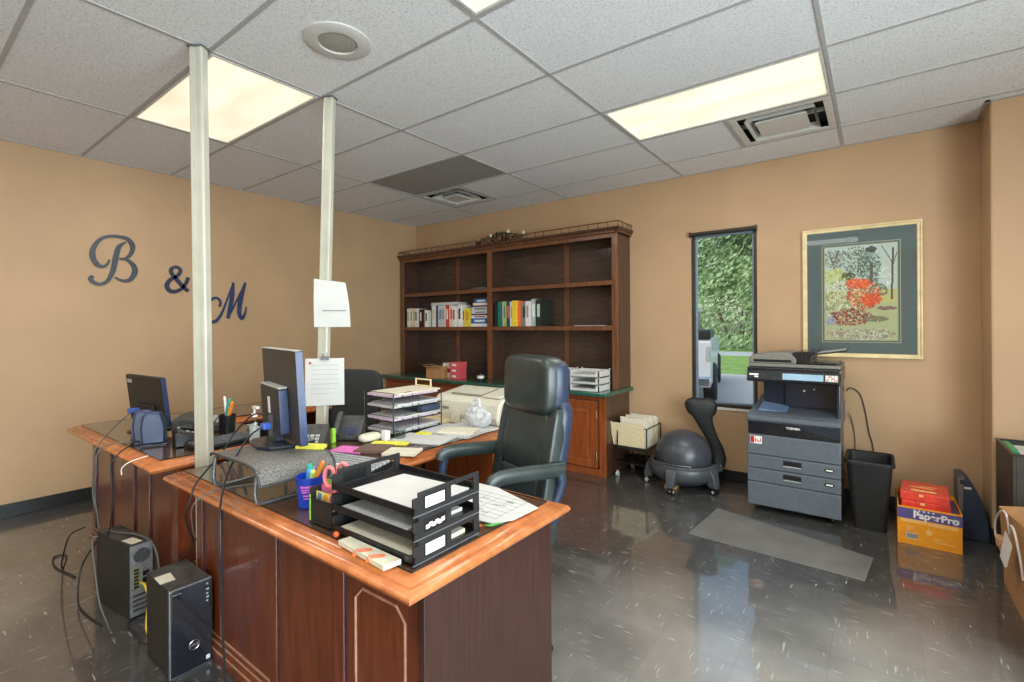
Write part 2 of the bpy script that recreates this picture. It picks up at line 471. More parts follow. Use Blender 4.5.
class MB:
    def __init__(s):
        s.bm = bmesh.new()

    def _face(s, vs_, mi=0):
        try:
            f = s.bm.faces.new(vs_); f.material_index = mi; return f
        except ValueError:
            return None

    def box(s, x0, x1, y0, y1, z0, z1, T=None, mi=0):
        c = [(x, y, z) for z in (z0, z1) for y in (y0, y1) for x in (x0, x1)]
        if T is not None: c = [T @ Vector(p) for p in c]
        v = [s.bm.verts.new(p) for p in c]
        for f in ((0, 2, 3, 1), (4, 5, 7, 6), (0, 1, 5, 4), (2, 6, 7, 3), (1, 3, 7, 5), (0, 4, 6, 2)):
            s._face([v[i] for i in f], mi)
        return s

    def prism(s, poly, axis, a, b, T=None, mi=0, cap_mi=None):
        """poly: 2-D points; axis 'x' -> (y,z), 'y' -> (x,z), 'z' -> (x,y)"""
        def P3(p, t):
            q = {'x': (t, p[0], p[1]), 'y': (p[0], t, p[1]), 'z': (p[0], p[1], t)}[axis]
            return T @ Vector(q) if T is not None else q
        lo = [s.bm.verts.new(P3(p, a)) for p in poly]
        hi = [s.bm.verts.new(P3(p, b)) for p in poly]
        n = len(poly)
        cm = mi if cap_mi is None else cap_mi
        s._face(lo[::-1], cm); s._face(hi, cm)
        for i in range(n):
            s._face([lo[i], lo[(i + 1) % n], hi[(i + 1) % n], hi[i]], mi)
        return s

    def loft(s, rings, closed=True, cap=True, mi=0):
        R = [[s.bm.verts.new(p) for p in r] for r in rings]
        n = len(R[0])
        for a, b in zip(R, R[1:]):
            for i in range(n if closed else n - 1):
                s._face([a[i], a[(i + 1) % n], b[(i + 1) % n], b[i]], mi)
        if cap:
            s._face(R[0][::-1], mi); s._face(R[-1], mi)
        return s

    def lathe(s, prof, c=(0, 0, 0), seg=24, mi=0, T=None, cap=True):
        rings = []
        for r, z in prof:
            ring = [Vector((c[0] + r * math.cos(2 * PI * k / seg), c[1] + r * math.sin(2 * PI * k / seg), c[2] + z)) for k in range(seg)]
            if T is not None: ring = [T @ p for p in ring]
            rings.append(ring)
        return s.loft(rings, True, cap, mi)

    def cyl(s, p0, p1, r0, r1=None, seg=14, mi=0):
        r1 = r0 if r1 is None else r1
        return s.tube([p0, p1], [r0, r1], seg, mi=mi)

    def tube(s, pts, r, seg=8, closed=False, mi=0, flat=None):
        pts = [Vector(p) for p in pts]
        n = len(pts)
        rr = r if isinstance(r, (list, tuple)) else [r] * n
        if len(rr) != n:
            rr = [rr[0] + (rr[-1] - rr[0]) * i / (n - 1) for i in range(n)]
        rings = []
        up = None
        for i, p in enumerate(pts):
            if closed: t = pts[(i + 1) % n] - pts[i - 1]
            elif i == 0: t = pts[1] - pts[0]
            elif i == n - 1: t = pts[-1] - pts[-2]
            else: t = pts[i + 1] - pts[i - 1]
            if t.length < 1e-9: t = Vector((0, 0, 1))
            t.normalize()
            if up is None:
                up = Vector((0, 0, 1)) if abs(t.z) < 0.9 else Vector((1, 0, 0))
            a = up - t * up.dot(t)
            if a.length < 1e-6: a = t.orthogonal()
            a.normalize()
            b = t.cross(a)
            up = a
            fl = flat or (1, 1)
            rings.append([p + rr[i] * (fl[0] * math.cos(2 * PI * k / seg) * a + fl[1] * math.sin(2 * PI * k / seg) * b) for k in range(seg)])
        if closed:
            rings.append(rings[0])
            R = [[s.bm.verts.new(q) for q in ring] for ring in rings[:-1]]
            for i in range(n):
                A, B = R[i], R[(i + 1) % n]
                for k in range(seg):
                    s._face([A[k], A[(k + 1) % seg], B[(k + 1) % seg], B[k]], mi)
            return s
        return s.loft(rings, True, True, mi)

    def ball(s, c, r, sc=(1, 1, 1), seg=20, mi=0, T=None, lo=-1.0, hi=1.0):
        rings = []
        nz = max(6, seg // 2)
        a0, a1 = math.asin(max(-1, lo)), math.asin(min(1, hi))
        for i in range(nz + 1):
            th = a0 + (a1 - a0) * i / nz
            cr_, z = max(math.cos(th), 0.004), math.sin(th)
            ring = [Vector((c[0] + r * sc[0] * cr_ * math.cos(2 * PI * k / seg), c[1] + r * sc[1] * cr_ * math.sin(2 * PI * k / seg), c[2] + r * sc[2] * z)) for k in range(seg)]
            if T is not None: ring = [T @ p for p in ring]
            rings.append(ring)
        return s.loft(rings, True, True, mi)

    def rbox(s, c, d, r=0.02, n=4, T=None, mi=0, ex=0.35):
        """pillow: superellipsoid-like soft box"""
        seg = 28
        rings = []
        nz = 12
        def sp(v, e): return math.copysign(abs(v) ** e, v)
        for i in range(nz + 1):
            th = -PI / 2 + PI * i / nz
            ct, st_ = max(0.02, math.cos(th)) ** ex, sp(math.sin(th), ex)
            ring = []
            for k in range(seg):
                ph = 2 * PI * k / seg
                p = Vector((c[0] + d[0] / 2 * ct * sp(math.cos(ph), ex), c[1] + d[1] / 2 * ct * sp(math.sin(ph), ex), c[2] + d[2] / 2 * st_))
                ring.append(T @ p if T is not None else p)
            rings.append(ring)
        return s.loft(rings, True, True, mi)

    def sheet(s, pts, th=0.0006, mi=0):
        """thin quad sheet from 4 corners (ccw from above) with a thickness upward"""
        lo = [s.bm.verts.new(p) for p in pts]
        hi = [s.bm.verts.new((p[0], p[1], p[2] + th)) for p in pts]
        n = len(pts)
        s._face(lo[::-1], mi); s._face(hi, mi)
        for i in range(n): s._face([lo[i], lo[(i + 1) % n], hi[(i + 1) % n], hi[i]], mi)
        return s

    def frame(s, x0, x1, z0, z1, w, y0, y1, axis='y', mi=0):
        """rectangular frame lying in the plane normal to axis"""
        def b(a0, a1, c0, c1):
            if axis == 'y': s.box(a0, a1, y0, y1, c0, c1, mi=mi)
            elif axis == 'x': s.box(y0, y1, a0, a1, c0, c1, mi=mi)
            else: s.box(a0, a1, c0, c1, y0, y1, mi=mi)
        b(x0, x0 + w, z0, z1); b(x1 - w, x1, z0, z1)
        b(x0 + w, x1 - w, z0, z0 + w); b(x0 + w, x1 - w, z1 - w, z1)
        return s

    def sweep_loop(s, poly, prof, mi=0, caps=False):
        """sweep an (offset, z) profile round a closed ccw polygon with mitred corners"""
        n = len(poly)
        rings = []
        for off, z in prof:
            ring = []
            for i in range(n):
                p0, p1, p2 = Vector(poly[i - 1]), Vector(poly[i]), Vector(poly[(i + 1) % n])
                d1, d2 = (p1 - p0).normalized(), (p2 - p1).normalized()
                n1, n2 = Vector((d1.y, -d1.x)), Vector((d2.y, -d2.x))
                bis = (n1 + n2); k = 1 + n1.dot(n2)
                q = p1 + bis * (off / k)
                ring.append((q.x, q.y, z))
            rings.append(ring)
        return s.loft(rings, True, caps, mi)

    def build(s, name, material, parent=None, bevel=0.0, world=False, smooth=35, seg=2):
        if world and parent is not None:
            s.bm.transform(root_mat(parent).inverted())
        bmesh.ops.recalc_face_normals(s.bm, faces=s.bm.faces)
        me = bpy.data.meshes.new(name)
        s.bm.to_mesh(me); s.bm.free()
        for m_ in (material if isinstance(material, (list, tuple)) else [material]):
            me.materials.append(m_)
        if smooth:
            for p in me.polygons: p.use_smooth = True
            me.set_sharp_from_angle(angle=math.radians(smooth))
        o = bpy.data.objects.new(name, me)
        COL.objects.link(o)
        if parent is not None: o.parent = parent
        if bevel:
            bv = o.modifiers.new('bevel', 'BEVEL')
            bv.width = bevel; bv.segments = seg; bv.limit_method = 'ANGLE'; bv.angle_limit = math.radians(40)
            bv.harden_normals = False
        return o


def thing(name, label, cat, loc=(0, 0, 0), rz=0.0, group=None):
    o = bpy.data.objects.new(name, None)
    o.empty_display_size = 0.05
    COL.objects.link(o)
    o.location = loc; o.rotation_euler = (0, 0, rz)
    return tag(o, label, cat, group)


def tag(o, label, cat, group=None):
    o['label'] = label; o['category'] = cat
    if group: o['group'] = group
    return o


def struct(name, mb, m, parent=None, **k):
    o = mb.build(name, m, parent, **k)
    if parent is None: o['kind'] = 'structure'
    return o


def solo(name, mb, m, label, cat, loc, group=None, **k):
    """a thing of one mesh, authored in world coordinates, with its origin at loc"""
    mb.bm.transform(Matrix.Translation(loc).inverted())
    o = mb.build(name, m, **k)
    o.location = loc
    return tag(o, label, cat, group)


def lettering(name, text, size, m, parent, loc, rot, extrude=0.001, bold=0.0, align='LEFT', shear=0):
    cu = bpy.data.curves.new(name, 'FONT')
    cu.body = text; cu.size = size; cu.extrude = extrude; cu.align_x = align; cu.offset = bold; cu.shear = shear
    t = bpy.data.objects.new(name, cu)
    COL.objects.link(t)
    dg = bpy.context.evaluated_depsgraph_get()
    me = bpy.data.meshes.new_from_object(t.evaluated_get(dg))
    bpy.data.objects.remove(t)
    me.materials.clear(); me.materials.append(m)
    o = bpy.data.objects.new(name, me)
    COL.objects.link(o)
    o.parent = parent; o.location = loc; o.rotation_euler = rot
    return o


def dup(root, loc, rz=None, label=None, group=None):
    r = root.copy(); COL.objects.link(r); r.location = loc
    if rz is not None: r.rotation_euler = (0, 0, rz)
    if label: r['label'] = label
    if group: r['group'] = group
    for ch in list(root.children):
        c = ch.copy(); COL.objects.link(c); c.parent = r
        for g in list(ch.children):
            d = g.copy(); COL.objects.link(d); d.parent = c
    return r


def RZ(a, loc=(0, 0, 0)):
    return Matrix.Translation(loc) @ Matrix.Rotation(a, 4, 'Z')

# ================================================================== THE ROOM
H = 2.739
XR, YB = 7.275, -6.8
WX0, WX1, WZ0, WZ1 = 3.685, 4.230, 0.640, 2.200      # window opening

b = MB(); b.box(-0.15, XR + 0.15, YB - 0.15, 0.2, -0.12, 0.0)
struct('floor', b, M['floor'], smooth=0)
b = MB(); b.box(-0.15, 0, YB, 0.2, 0, H + 0.3)
struct('wall_left', b, M['wall'], smooth=0)
b = MB()
b.box(0, WX0, 0, 0.16, 0, H + 0.3); b.box(WX1, XR, 0, 0.16, 0, H + 0.3)
b.box(WX0, WX1, 0, 0.16, 0, WZ0); b.box(WX0, WX1, 0, 0.16, WZ1, H + 0.3)
struct('wall_back', b, M['wall'], smooth=0)
b = MB(); b.box(5.60, XR, -0.35, 0, 0, H + 0.3)
struct('wall_right', b, M['wall'], smooth=0, bevel=0.012)
b = MB(); b.box(-0.15, XR + 0.15, YB - 0.15, YB, 0, H + 0.3)
struct('wall_front', b, M['wall'], smooth=0)
DY0, DY1, DZ0, DZ1 = -6.7, -2.6, 0.30, 2.40          # opening for the added, unseen window right of the viewpoint
b = MB(); b.box(XR, XR + 0.15, YB, DY0, 0, H + 0.3); b.box(XR, XR + 0.15, DY1, 0.2, 0, H + 0.3)
b.box(XR, XR + 0.15, DY0, DY1, 0, DZ0); b.box(XR, XR + 0.15, DY0, DY1, DZ1, H + 0.3)
struct('wall_side', b, M['wall'], smooth=0)
b = MB(); b.frame(DY0, DY1, DZ0, DZ1, 0.05, XR + 0.03, XR + 0.09, axis='x')
for q in (1, 2): b.box(XR + 0.03, XR + 0.09, DY0 + 1.37 * q - 0.025, DY0 + 1.37 * q + 0.025, DZ0, DZ1)
w2 = struct('added_window', b, M['bronze'], smooth=0)
b = MB(); b.box(XR + 0.055, XR + 0.06, DY0 + 0.02, DY1 - 0.02, DZ0 + 0.02, DZ1 - 0.02)
b.build('pane', M['pane'], w2, smooth=0)  # pane of the added, unseen window


def baseboard(name, pts):
    b = MB()
    for (x0, y0, x1, y1) in pts:
        b.box(x0, x1, y0, y1, 0, 0.10)
    return struct(name, b, M['base'], bevel=0.003, smooth=0)


baseboard('baseboard_left', [(0, YB, 0.006, 0)])
baseboard('baseboard_back', [(0.006, -0.006, 5.594, 0)])
baseboard('baseboard_right', [(5.594, -0.35, 5.60, 0), (5.60, -0.356, XR, -0.35)])

# ceiling: lay-in tiles in a 2 x 4 ft grid
gx = [0.0] + [1.179 + 1.2192 * k for k in range(6)]
gy = [0.0] + [-0.448 - 0.6096 * k for k in range(11)]
gy[-1] = YB
lights = [((1, 5), 'rectangular fluorescent ceiling light seen behind the tall cream poles'),
          ((3, 2), 'long fluorescent ceiling light beside the window wall, next to an air vent'),
          ((3, 5), 'ceiling light cut off by the upper edge, nearest above the desk corner'),
          ((1, 8), 'ceiling light behind the viewpoint over the left part of the room'),
          ((3, 8), 'ceiling light straight behind the viewpoint'),
          ((5, 5), 'ceiling light far to the right of the desks'),
          ((5, 8), 'ceiling light in the corner behind the viewpoint on the right')]
cut = {c for c, _ in lights} | {(1, 2)}
b = MB()
for i in range(len(gx) - 1):
    for j in range(len(gy) - 1):
        x0, x1, y1, y0 = gx[i], gx[i + 1], gy[j], gy[j + 1]
        if x1 > XR: x1 = XR
        if (i, j) in cut: continue
        if (i, j) == (1, 1): x0 = 1.789
        if (i, j) == (3, 1): x1 = 4.227
        b.box(x0 + 0.002, x1 - 0.002, y0 + 0.002, y1 - 0.002, H, H + 0.014)
b.box(-0.1, XR + 0.1, YB - 0.1, 0.1, H + 0.28, H + 0.36)
ceil = struct('ceiling', b, M['tile'], smooth=0)
b = MB()
for x in gx[1:-1]: b.box(x - 0.010, x + 0.010, YB, 0, H - 0.004, H + 0.001)
for y in gy[1:-1]: b.box(0, XR, y - 0.010, y + 0.010, H - 0.0045, H + 0.001)
b.box(1.777, 1.801, -1.058, -0.448, H - 0.004, H + 0.001)
b.box(4.215, 4.239, -1.058, -0.448, H - 0.004, H + 0.001)
b.box(0, XR, -0.02, 0, H - 0.006, H + 0.001); b.box(0, 0.02, YB, 0, H - 0.006, H + 0.001)
b.box(5.58, 5.60, -0.37, 0, H - 0.006, H + 0.001); b.box(5.58, XR, -0.37, -0.35, H - 0.006, H + 0.001)
struct('grid', b, M['grid'], ceil, smooth=0)

for (i, j), lab in lights:
    x0, x1, y1, y0 = gx[i], gx[i + 1], gy[j], gy[j + 1]
    cx, cyy = (x0 + x1) / 2, (y0 + y1) / 2
    t = thing('ceiling_light', lab, 'light', (cx, cyy, H))
    hx, hy = (x1 - x0) / 2 - 0.013, (y1 - y0) / 2 - 0.013
    b = MB(); b.box(-hx, hx, -hy, hy, 0.02, 0.09)
    b.build('housing', M['white_metal'], t, smooth=0)
    b = MB(); b.frame(-hx, hx, -hy, hy, 0.016, -0.006, 0.02, axis='z')
    b.build('frame', M['white_metal'], t, bevel=0.002, smooth=0)
    b = MB(); b.box(-hx + 0.016, hx - 0.016, -hy + 0.016, hy - 0.016, 0.002, 0.008)
    b.build('diffuser', M['diffuser'], t, smooth=0)
    add_area('lamp', (0, 0, -0.012), 2 * hx - 0.06, 2 * hy - 0.06, LAMP_W, (1.0, 0.965, 0.90), t)

# dark grey panel
b = MB(); b.box(gx[1] + 0.004, gx[2] - 0.004, gy[3] + 0.004, gy[2] - 0.004, H + 0.002, H + 0.012)
solo('ceiling_panel', b, M['tile_dark'], 'plain dark grey lay-in panel in the ceiling next to a square vent', 'ceiling panel', (gx[1] + 0.61, gy[2] - 0.3, H + 0.002), smooth=0)


def vent(cx, cyy, lab, second):
    t = thing('ceiling_vent', lab, 'vent', (cx, cyy, H))
    b = MB(); b.box(-0.29, 0.29, -0.29, 0.29, 0.05, 0.13)
    b.build('duct_box', M['dark_slot'], t, smooth=0)
    R4 = lambda a, z: [(-a, -a, z), (a, -a, z), (a, a, z), (-a, a, z)]
    b = MB(); b.frame(-0.292, 0.292, -0.292, 0.292, 0.045, -0.004, 0.006, axis='z')
    b.build('frame', M['white_metal'], t, bevel=0.002, smooth=0)
    for a0, a1 in (((0.190, 0.150),) if not second else ((0.205, 0.185),)):
        b = MB(); b.loft([R4(a0, -0.012), R4(a1, 0.03), R4(a1 - 0.006, 0.03), R4(a0 - 0.008, -0.012)], True, False)
        b.build('cone', M['white_metal'], t, smooth=0)
    b = MB(); k = 0.100 if not second else 0.150
    b.loft([R4(k, -0.014), R4(k, -0.008), R4(k * 0.8, 0.02)])
    b.build('core', M['white_metal'], t, bevel=0.002, smooth=0)
    b = MB()
    for q in range(4):
        T = Matrix.Rotation(q * PI / 2, 4, 'Z')
        b.box(0.04, 0.27, -0.006, 0.006, 0.025, 0.05, T=T)
    b.build('brace', M['white_metal'], t, smooth=0)


vent(1.484, -0.753, 'square stepped air vent in the ceiling beside the dark grey panel', False)
vent(4.532, -0.753, 'square air vent in the ceiling beside the long light near the window', True)

t = thing('ceiling_speaker', 'round white ceiling speaker with perforated centre', 'speaker', (2.972, -3.155, H))
b = MB(); b.lathe([(0.155, 0.0), (0.155, -0.006), (0.14, -0.012), (0.092, -0.012), (0.088, -0.004), (0.0885, 0.0)], seg=48)
b.build('rim', mat('speaker_rim', (204, 203, 200), 0.5, var=.02), t)
b = MB(); b.lathe([(0.088, -0.002), (0.086, -0.007), (0.05, -0.010), (0.004, -0.011)], seg=40)
b.build('grille', mat('speaker_grille', (188, 184, 176), 0.6, col2=(130, 126, 120), scale=260), t)

# window
fr = MB()
fr.frame(WX0, WX1, WZ0, WZ1, 0.028, 0.018, 0.075)
win = struct('window_1', fr, M['bronze'], bevel=0.002, smooth=0)
b = MB(); b.frame(WX0 + 0.028, WX1 - 0.028, WZ0 + 0.028, WZ1 - 0.028, 0.015, 0.035, 0.065)
b.build('sash', M['win_inner'], win, smooth=0, bevel=0.002)
b = MB(); b.box(WX0 + 0.04, WX1 - 0.04, 0.048, 0.052, WZ0 + 0.04, WZ1 - 0.04)
b.build('pane', M['pane'], win, smooth=0)
b = MB(); b.box(WX0 - 0.006, WX1 + 0.006, -0.012, 0.018, WZ0 - 0.022, WZ0)
b.box(WX0 - 0.004, WX1 + 0.004, -0.004, 0.018, WZ1 - 0.014, WZ1)
b.build('sill', M['white_metal'], win, smooth=0, bevel=0.003)
t = thing('roller_blind', 'rolled up dark blind along the head of the window', 'blind', (3.957, -0.02, 2.185))
b = MB(); b.cyl((-0.272, 0.0, 0.0), (0.272, 0.0, 0.0), 0.017)
b.build('roll', M['bronze'], t)
for s in (-1, 1):
    b = MB(); b.box(s * 0.274 - 0.004, s * 0.274 + 0.004, -0.02, 0.02, -0.022, 0.022)
    b.build('bracket', M['black'], t, smooth=0)
# ================================================================== OUTSIDE THE WINDOW
GZ = -0.12
b = MB(); b.box(-60, 60, 0.2, 11.3, GZ - 0.1, GZ)
b.box(-60, 60, -12, 0.2, GZ - 0.4, GZ - 0.13)
struct('ground_asphalt', b, M['asphalt'], smooth=0)
b = MB(); b.box(-60, 60, 11.3, 20.5, GZ - 0.1, GZ + 0.02); b.box(-60, 60, 25, 90, GZ - 0.1, GZ + 0.02)
o = struct('lawn', b, M['grass'], smooth=0)
b = MB(); b.box(-60, 60, 20.5, 25, GZ - 0.1, GZ)
struct('road', b, M['road'], smooth=0)


def tree(x, y, h, r, z0, lab, n, lm, seed, trunk=True, sc=(1, 1, 1)):
    rd = random.Random(seed)
    t = thing('tree', lab, 'tree', (x, y, GZ))
    if trunk:
        b = MB()
        for k in range(5):
            a = k * 1.26 + 0.3
            tp = Vector((math.cos(a) * r * 0.35, math.sin(a) * r * 0.35, z0 + r * 0.5))
            b.tube(catmull([(0.08 * math.cos(a), 0.08 * math.sin(a), 0), (tp.x * 0.25, tp.y * 0.25, z0 * 0.55), tp], 4), [0.12, 0.03], 6)
        b.build('trunk', M['bark'], t)
    b = MB()
    cz = z0 + (h - z0) / 2
    lobes = [(0, 0, 0, 0.72)] + [(rd.uniform(-.6, .6), rd.uniform(-.6, .6), rd.uniform(-.75, .75), rd.uniform(.3, .5)) for _ in range(16)]
    for k in range(n):
        lx, ly, lz, lr = lobes[rd.randrange(len(lobes))]
        u, v, w_ = rd.gauss(0, 1), rd.gauss(0, 1), rd.gauss(0, 1)
        q = math.sqrt(u * u + v * v + w_ * w_) or 1
        rad = lr * rd.uniform(.75, 1.05)
        p = Vector(((lx + u / q * rad) * r * sc[0], (ly + v / q * rad) * r * sc[1], cz + (lz + w_ / q * rad) * (h - z0) / 2))
        if p.z < 0.1: continue
        s = rd.uniform(.06, .15) * max(1.0, r / 4.0)
        ax = Vector((rd.uniform(-1, 1), rd.uniform(-1, 1), rd.uniform(-1, 1))).normalized()
        bx_ = ax.orthogonal().normalized() * s
        by_ = ax.cross(bx_) * rd.uniform(.5, .8)
        vs_ = [b.bm.verts.new(p + d) for d in (-bx_, -by_ * .6, bx_, by_ * .6)]
        b.bm.faces.new(vs_)
    b.build('crown', lm, t, smooth=0)


tree(-2.2, 29.5, 13.5, 6.2, 0.95, 'broad pale green tree filling most of the window view', 40000, M['leaf'], 3)
tree(-15.5, 38.0, 12.0, 5.6, 0.3, 'dense darker tree far to the left of the broad pale one', 16000, M['leaf_dark'], 5)
tree(9.5, 44.0, 13.0, 5.5, 0.8, 'tall tree across the road behind the broad pale one', 16000, M['leaf_dark'], 8)
tree(-9.5, 62.0, 15.0, 7.0, 0.2, 'distant tree line crown beyond the road', 16000, M['leaf_dark'], 9, False, (2.4, 1, 1))

# pickup: rear corner faces the window, long axis runs away and to the left
TK = thing('pickup_truck', 'silver white pickup truck parked outside the window', 'truck', (1.83, 4.0, GZ), 0.22)
W2 = 0.95
b = MB()      # local +y = forward, x = right side
side = [(0.0, 0.62), (0.02, 1.22), (2.0, 1.26), (2.1, 1.26), (5.5, 1.14), (5.6, 0.95), (5.62, 0.45), (4.95, 0.42)]
arch = lambda c, r: [(c + r * math.cos(a), 0.40 + r * math.sin(a)) for a in [i * PI / 8 for i in range(0, 9)]]
poly = [(0.0, 0.55), (0.0, 1.18), (0.05, 1.25), (3.9, 1.25), (5.4, 1.16), (5.6, 1.0), (5.62, 0.5), (5.15, 0.40)] + arch(4.68, 0.45) + [(1.75, 0.40)] + arch(1.25, 0.45) + [(0.5, 0.42)]
b.prism(poly, 'x', -W2, W2)
b.build('body', M['truck_white'], TK, bevel=0.03)
b = MB()
b.prism([(2.0, 1.24), (2.15, 1.88), (3.3, 1.90), (4.15, 1.24)], 'x', -W2 + 0.10, W2 - 0.34)
b.build('cab', M['truck_white'], TK, bevel=0.05)
b = MB(); b.prism([(2.35, 1.30), (2.42, 1.78), (3.2, 1.80), (3.8, 1.30)], 'x', -W2 + 0.09, W2 - 0.33)
b.box(-W2 + 0.2, W2 - 0.42, 1.99, 2.2, 1.42, 1.80)
b.build('cab_window', M['gloss_black'], TK, bevel=0.02)
b = MB(); b.box(-W2 + 0.01, W2 - 0.01, -0.01, 2.0, 1.24, 1.40)
b.build('bed_cover', M['truck_black'], TK, bevel=0.03)
b = MB(); b.box(-W2, W2, -0.14, 0.02, 0.42, 0.60)
b.build('bumper', M['chrome'], TK, bevel=0.03)
for s in (-1, 1):
    b = MB(); b.box(s * (W2 - 0.05) - 0.04, s * (W2 - 0.05) + 0.04, -0.012, 0.03, 0.86, 1.12)
    b.build('tail_light', M['lt_grey'], TK, bevel=0.01)
    for yy in (1.25, 4.68):
        b = MB()
        T = Matrix.Translation((s * (W2 - 0.06), yy, 0.38)) @ Matrix.Rotation(PI / 2, 4, 'Y')
        b.lathe([(0.20, -0.12), (0.33, -0.12), (0.38, -0.08), (0.38, 0.08), (0.33, 0.12), (0.20, 0.12)], seg=28, T=T)
        wh = b.build('wheel', M['tyre'], TK)
        b = MB(); b.lathe([(0.21, -0.10), (0.20, 0.10 * s + 0.0), (0.06, 0.125 * s), (0.01, 0.125 * s)], seg=20, T=T)
        b.build('hub', M['steel'], wh)
# ================================================================== DESKS
ZT, ZG = 0.756, 0.7625           # wooden top, top of the glass sheet
PROF = [(-0.02, 0.706), (0.000, 0.704), (0.028, 0.712), (0.040, 0.722), (0.043, 0.731), (0.036, 0.742), (0.020, 0.7455),
        (0.015, 0.7475), (0.012, 0.752), (-0.012, 0.757), (-0.020, 0.757), (-0.021, 0.752)]


def shrink(poly, d):
    n = len(poly); out = []
    for i in range(n):
        p0, p1, p2 = Vector(poly[i - 1]), Vector(poly[i]), Vector(poly[(i + 1) % n])
        d1, d2 = (p1 - p0).normalized(), (p2 - p1).normalized()
        n1, n2 = Vector((d1.y, -d1.x)), Vector((d2.y, -d2.x))
        q = p1 - (n1 + n2) * (d / (1 + n1.dot(n2)))
        out.append((q.x, q.y))
    return out


def make_top(t, poly):
    """poly: ccw outline of the top (outer edge)"""
    inner = shrink(poly, 0.043)
    b = MB(); b.sweep_loop(inner, PROF)
    b.build('edge_moulding', M['desk_edge'], t, world=True, smooth=50)
    b = MB(); b.prism(shrink(inner, 0.014), 'z', 0.708, ZT)
    b.build('top', M['desk_top'], t, world=True, smooth=0)
    b = MB(); b.prism(shrink(inner, 0.016), 'z', ZT + 0.0006, ZG, mi=1, cap_mi=0)
    b.build('glass_top', [M['glass'], M['glass_edge']], t, world=True, smooth=0)


def front_panel(t, x0, x1, y, stiles, octs, name='front_panel'):
    """modesty panel facing -y with raised stiles, base moulding and clipped-corner inlays"""
    b = MB(); b.box(x0, x1, y, y + 0.02, 0.004, 0.708)
    b.build(name, M['desk_side'], t, world=True, smooth=0)
    for sx in stiles:
        b = MB(); b.box(sx - 0.026, sx + 0.026, y - 0.010, y, 0.10, 0.706)
        st = b.build('stile', M['desk_side'], t, world=True, bevel=0.004, smooth=0)
        b = MB(); b.box(sx + 0.026, sx + 0.032, y - 0.006, y, 0.10, 0.706)
        b.build('groove', M['groove'], st, world=True, smooth=0)
    for (a, c) in octs:
        k = 0.035; z0, z1 = 0.20, 0.60
        b = MB()
        lp = [(a + k, z0), (c - k, z0), (c, z0 + k), (c, z1 - k), (c - k, z1), (a + k, z1), (a, z1 - k), (a, z0 + k)]
        b.tube([(p[0], y - 0.002, p[1]) for p in lp], 0.0042, 6, closed=True)
        b.build('inlay_moulding', M['inlay'], t, world=True)
    b = MB()
    b.prism([(y - 0.022, 0.002), (y, 0.002), (y, 0.098), (y - 0.006, 0.094), (y - 0.010, 0.07), (y - 0.018, 0.058), (y - 0.022, 0.05)], 'x', x0, x1)
    bm_ = b.build('base_moulding', M['desk_side'], t, world=True, bevel=0.001)
    for z, d in ((0.051, 0.0225), (0.072, 0.011), (0.095, 0.0065)):
        b = MB(); b.box(x0, x1, y - d - 0.001, y - d + 0.004, z - 0.003, z + 0.003)
        b.build('bead', M['inlay'], bm_, world=True, smooth=0)


# --- near desk (L-shaped)
D1 = thing('office_desk', 'large reddish wooden desk nearest the viewer, with glass top and black letter trays', 'desk', (3.4, -3.4, 0))
d1poly = [(2.635, -3.776), (4.180, -3.776), (4.186, -3.055), (3.325, -3.055), (3.325, -1.86), (2.635, -1.86)]
make_top(D1, d1poly)
front_panel(D1, 2.64, 4.09, -3.65, [2.69, 2.87, 3.321, 3.723], [(3.80, 4.02)])
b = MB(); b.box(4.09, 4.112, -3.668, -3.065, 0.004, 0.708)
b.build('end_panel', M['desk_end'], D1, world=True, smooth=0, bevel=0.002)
b = MB(); b.box(2.64, 2.66, -3.63, -1.92, 0.004, 0.708)
b.build('side_panel', M['desk_side'], D1, world=True, smooth=0)
b = MB(); b.box(2.70, 3.27, -2.36, -1.90, 0.03, 0.708)
ped = b.build('pedestal', M['cab'], D1, world=True, smooth=0, bevel=0.003)
for z0, z1 in ((0.05, 0.34), (0.36, 0.53), (0.55, 0.69)):
    b = MB(); b.box(3.27, 3.288, -2.34, -1.93, z0, z1)
    dr = b.build('drawer', M['cab'], ped, world=True, bevel=0.005, smooth=0)
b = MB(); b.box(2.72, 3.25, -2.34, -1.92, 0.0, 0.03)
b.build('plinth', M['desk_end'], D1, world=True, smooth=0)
# --- far desk
D2 = thing('office_desk', 'reddish wooden desk further off by the left wall, with a small monitor and speakers', 'desk', (1.7, -3.4, 0))
d2poly = [(0.985, -3.776), (2.475, -3.776), (2.475, -3.055), (1.60, -3.055), (1.60, -1.9), (0.985, -1.9)]
make_top(D2, d2poly)
front_panel(D2, 1.03, 2.43, -3.65, [1.06, 1.39, 1.80, 2.04, 2.40], [])
b = MB(); b.box(2.43, 2.452, -3.66, -3.10, 0.004, 0.708)
b.build('end_panel', M['desk_side'], D2, world=True, smooth=0)
b = MB(); b.box(1.03, 1.055, -3.63, -1.96, 0.004, 0.708); b.box(1.045, 1.56, -1.98, -1.96, 0.004, 0.708)
b.build('side_panel', M['desk_side'], D2, world=True, smooth=0)

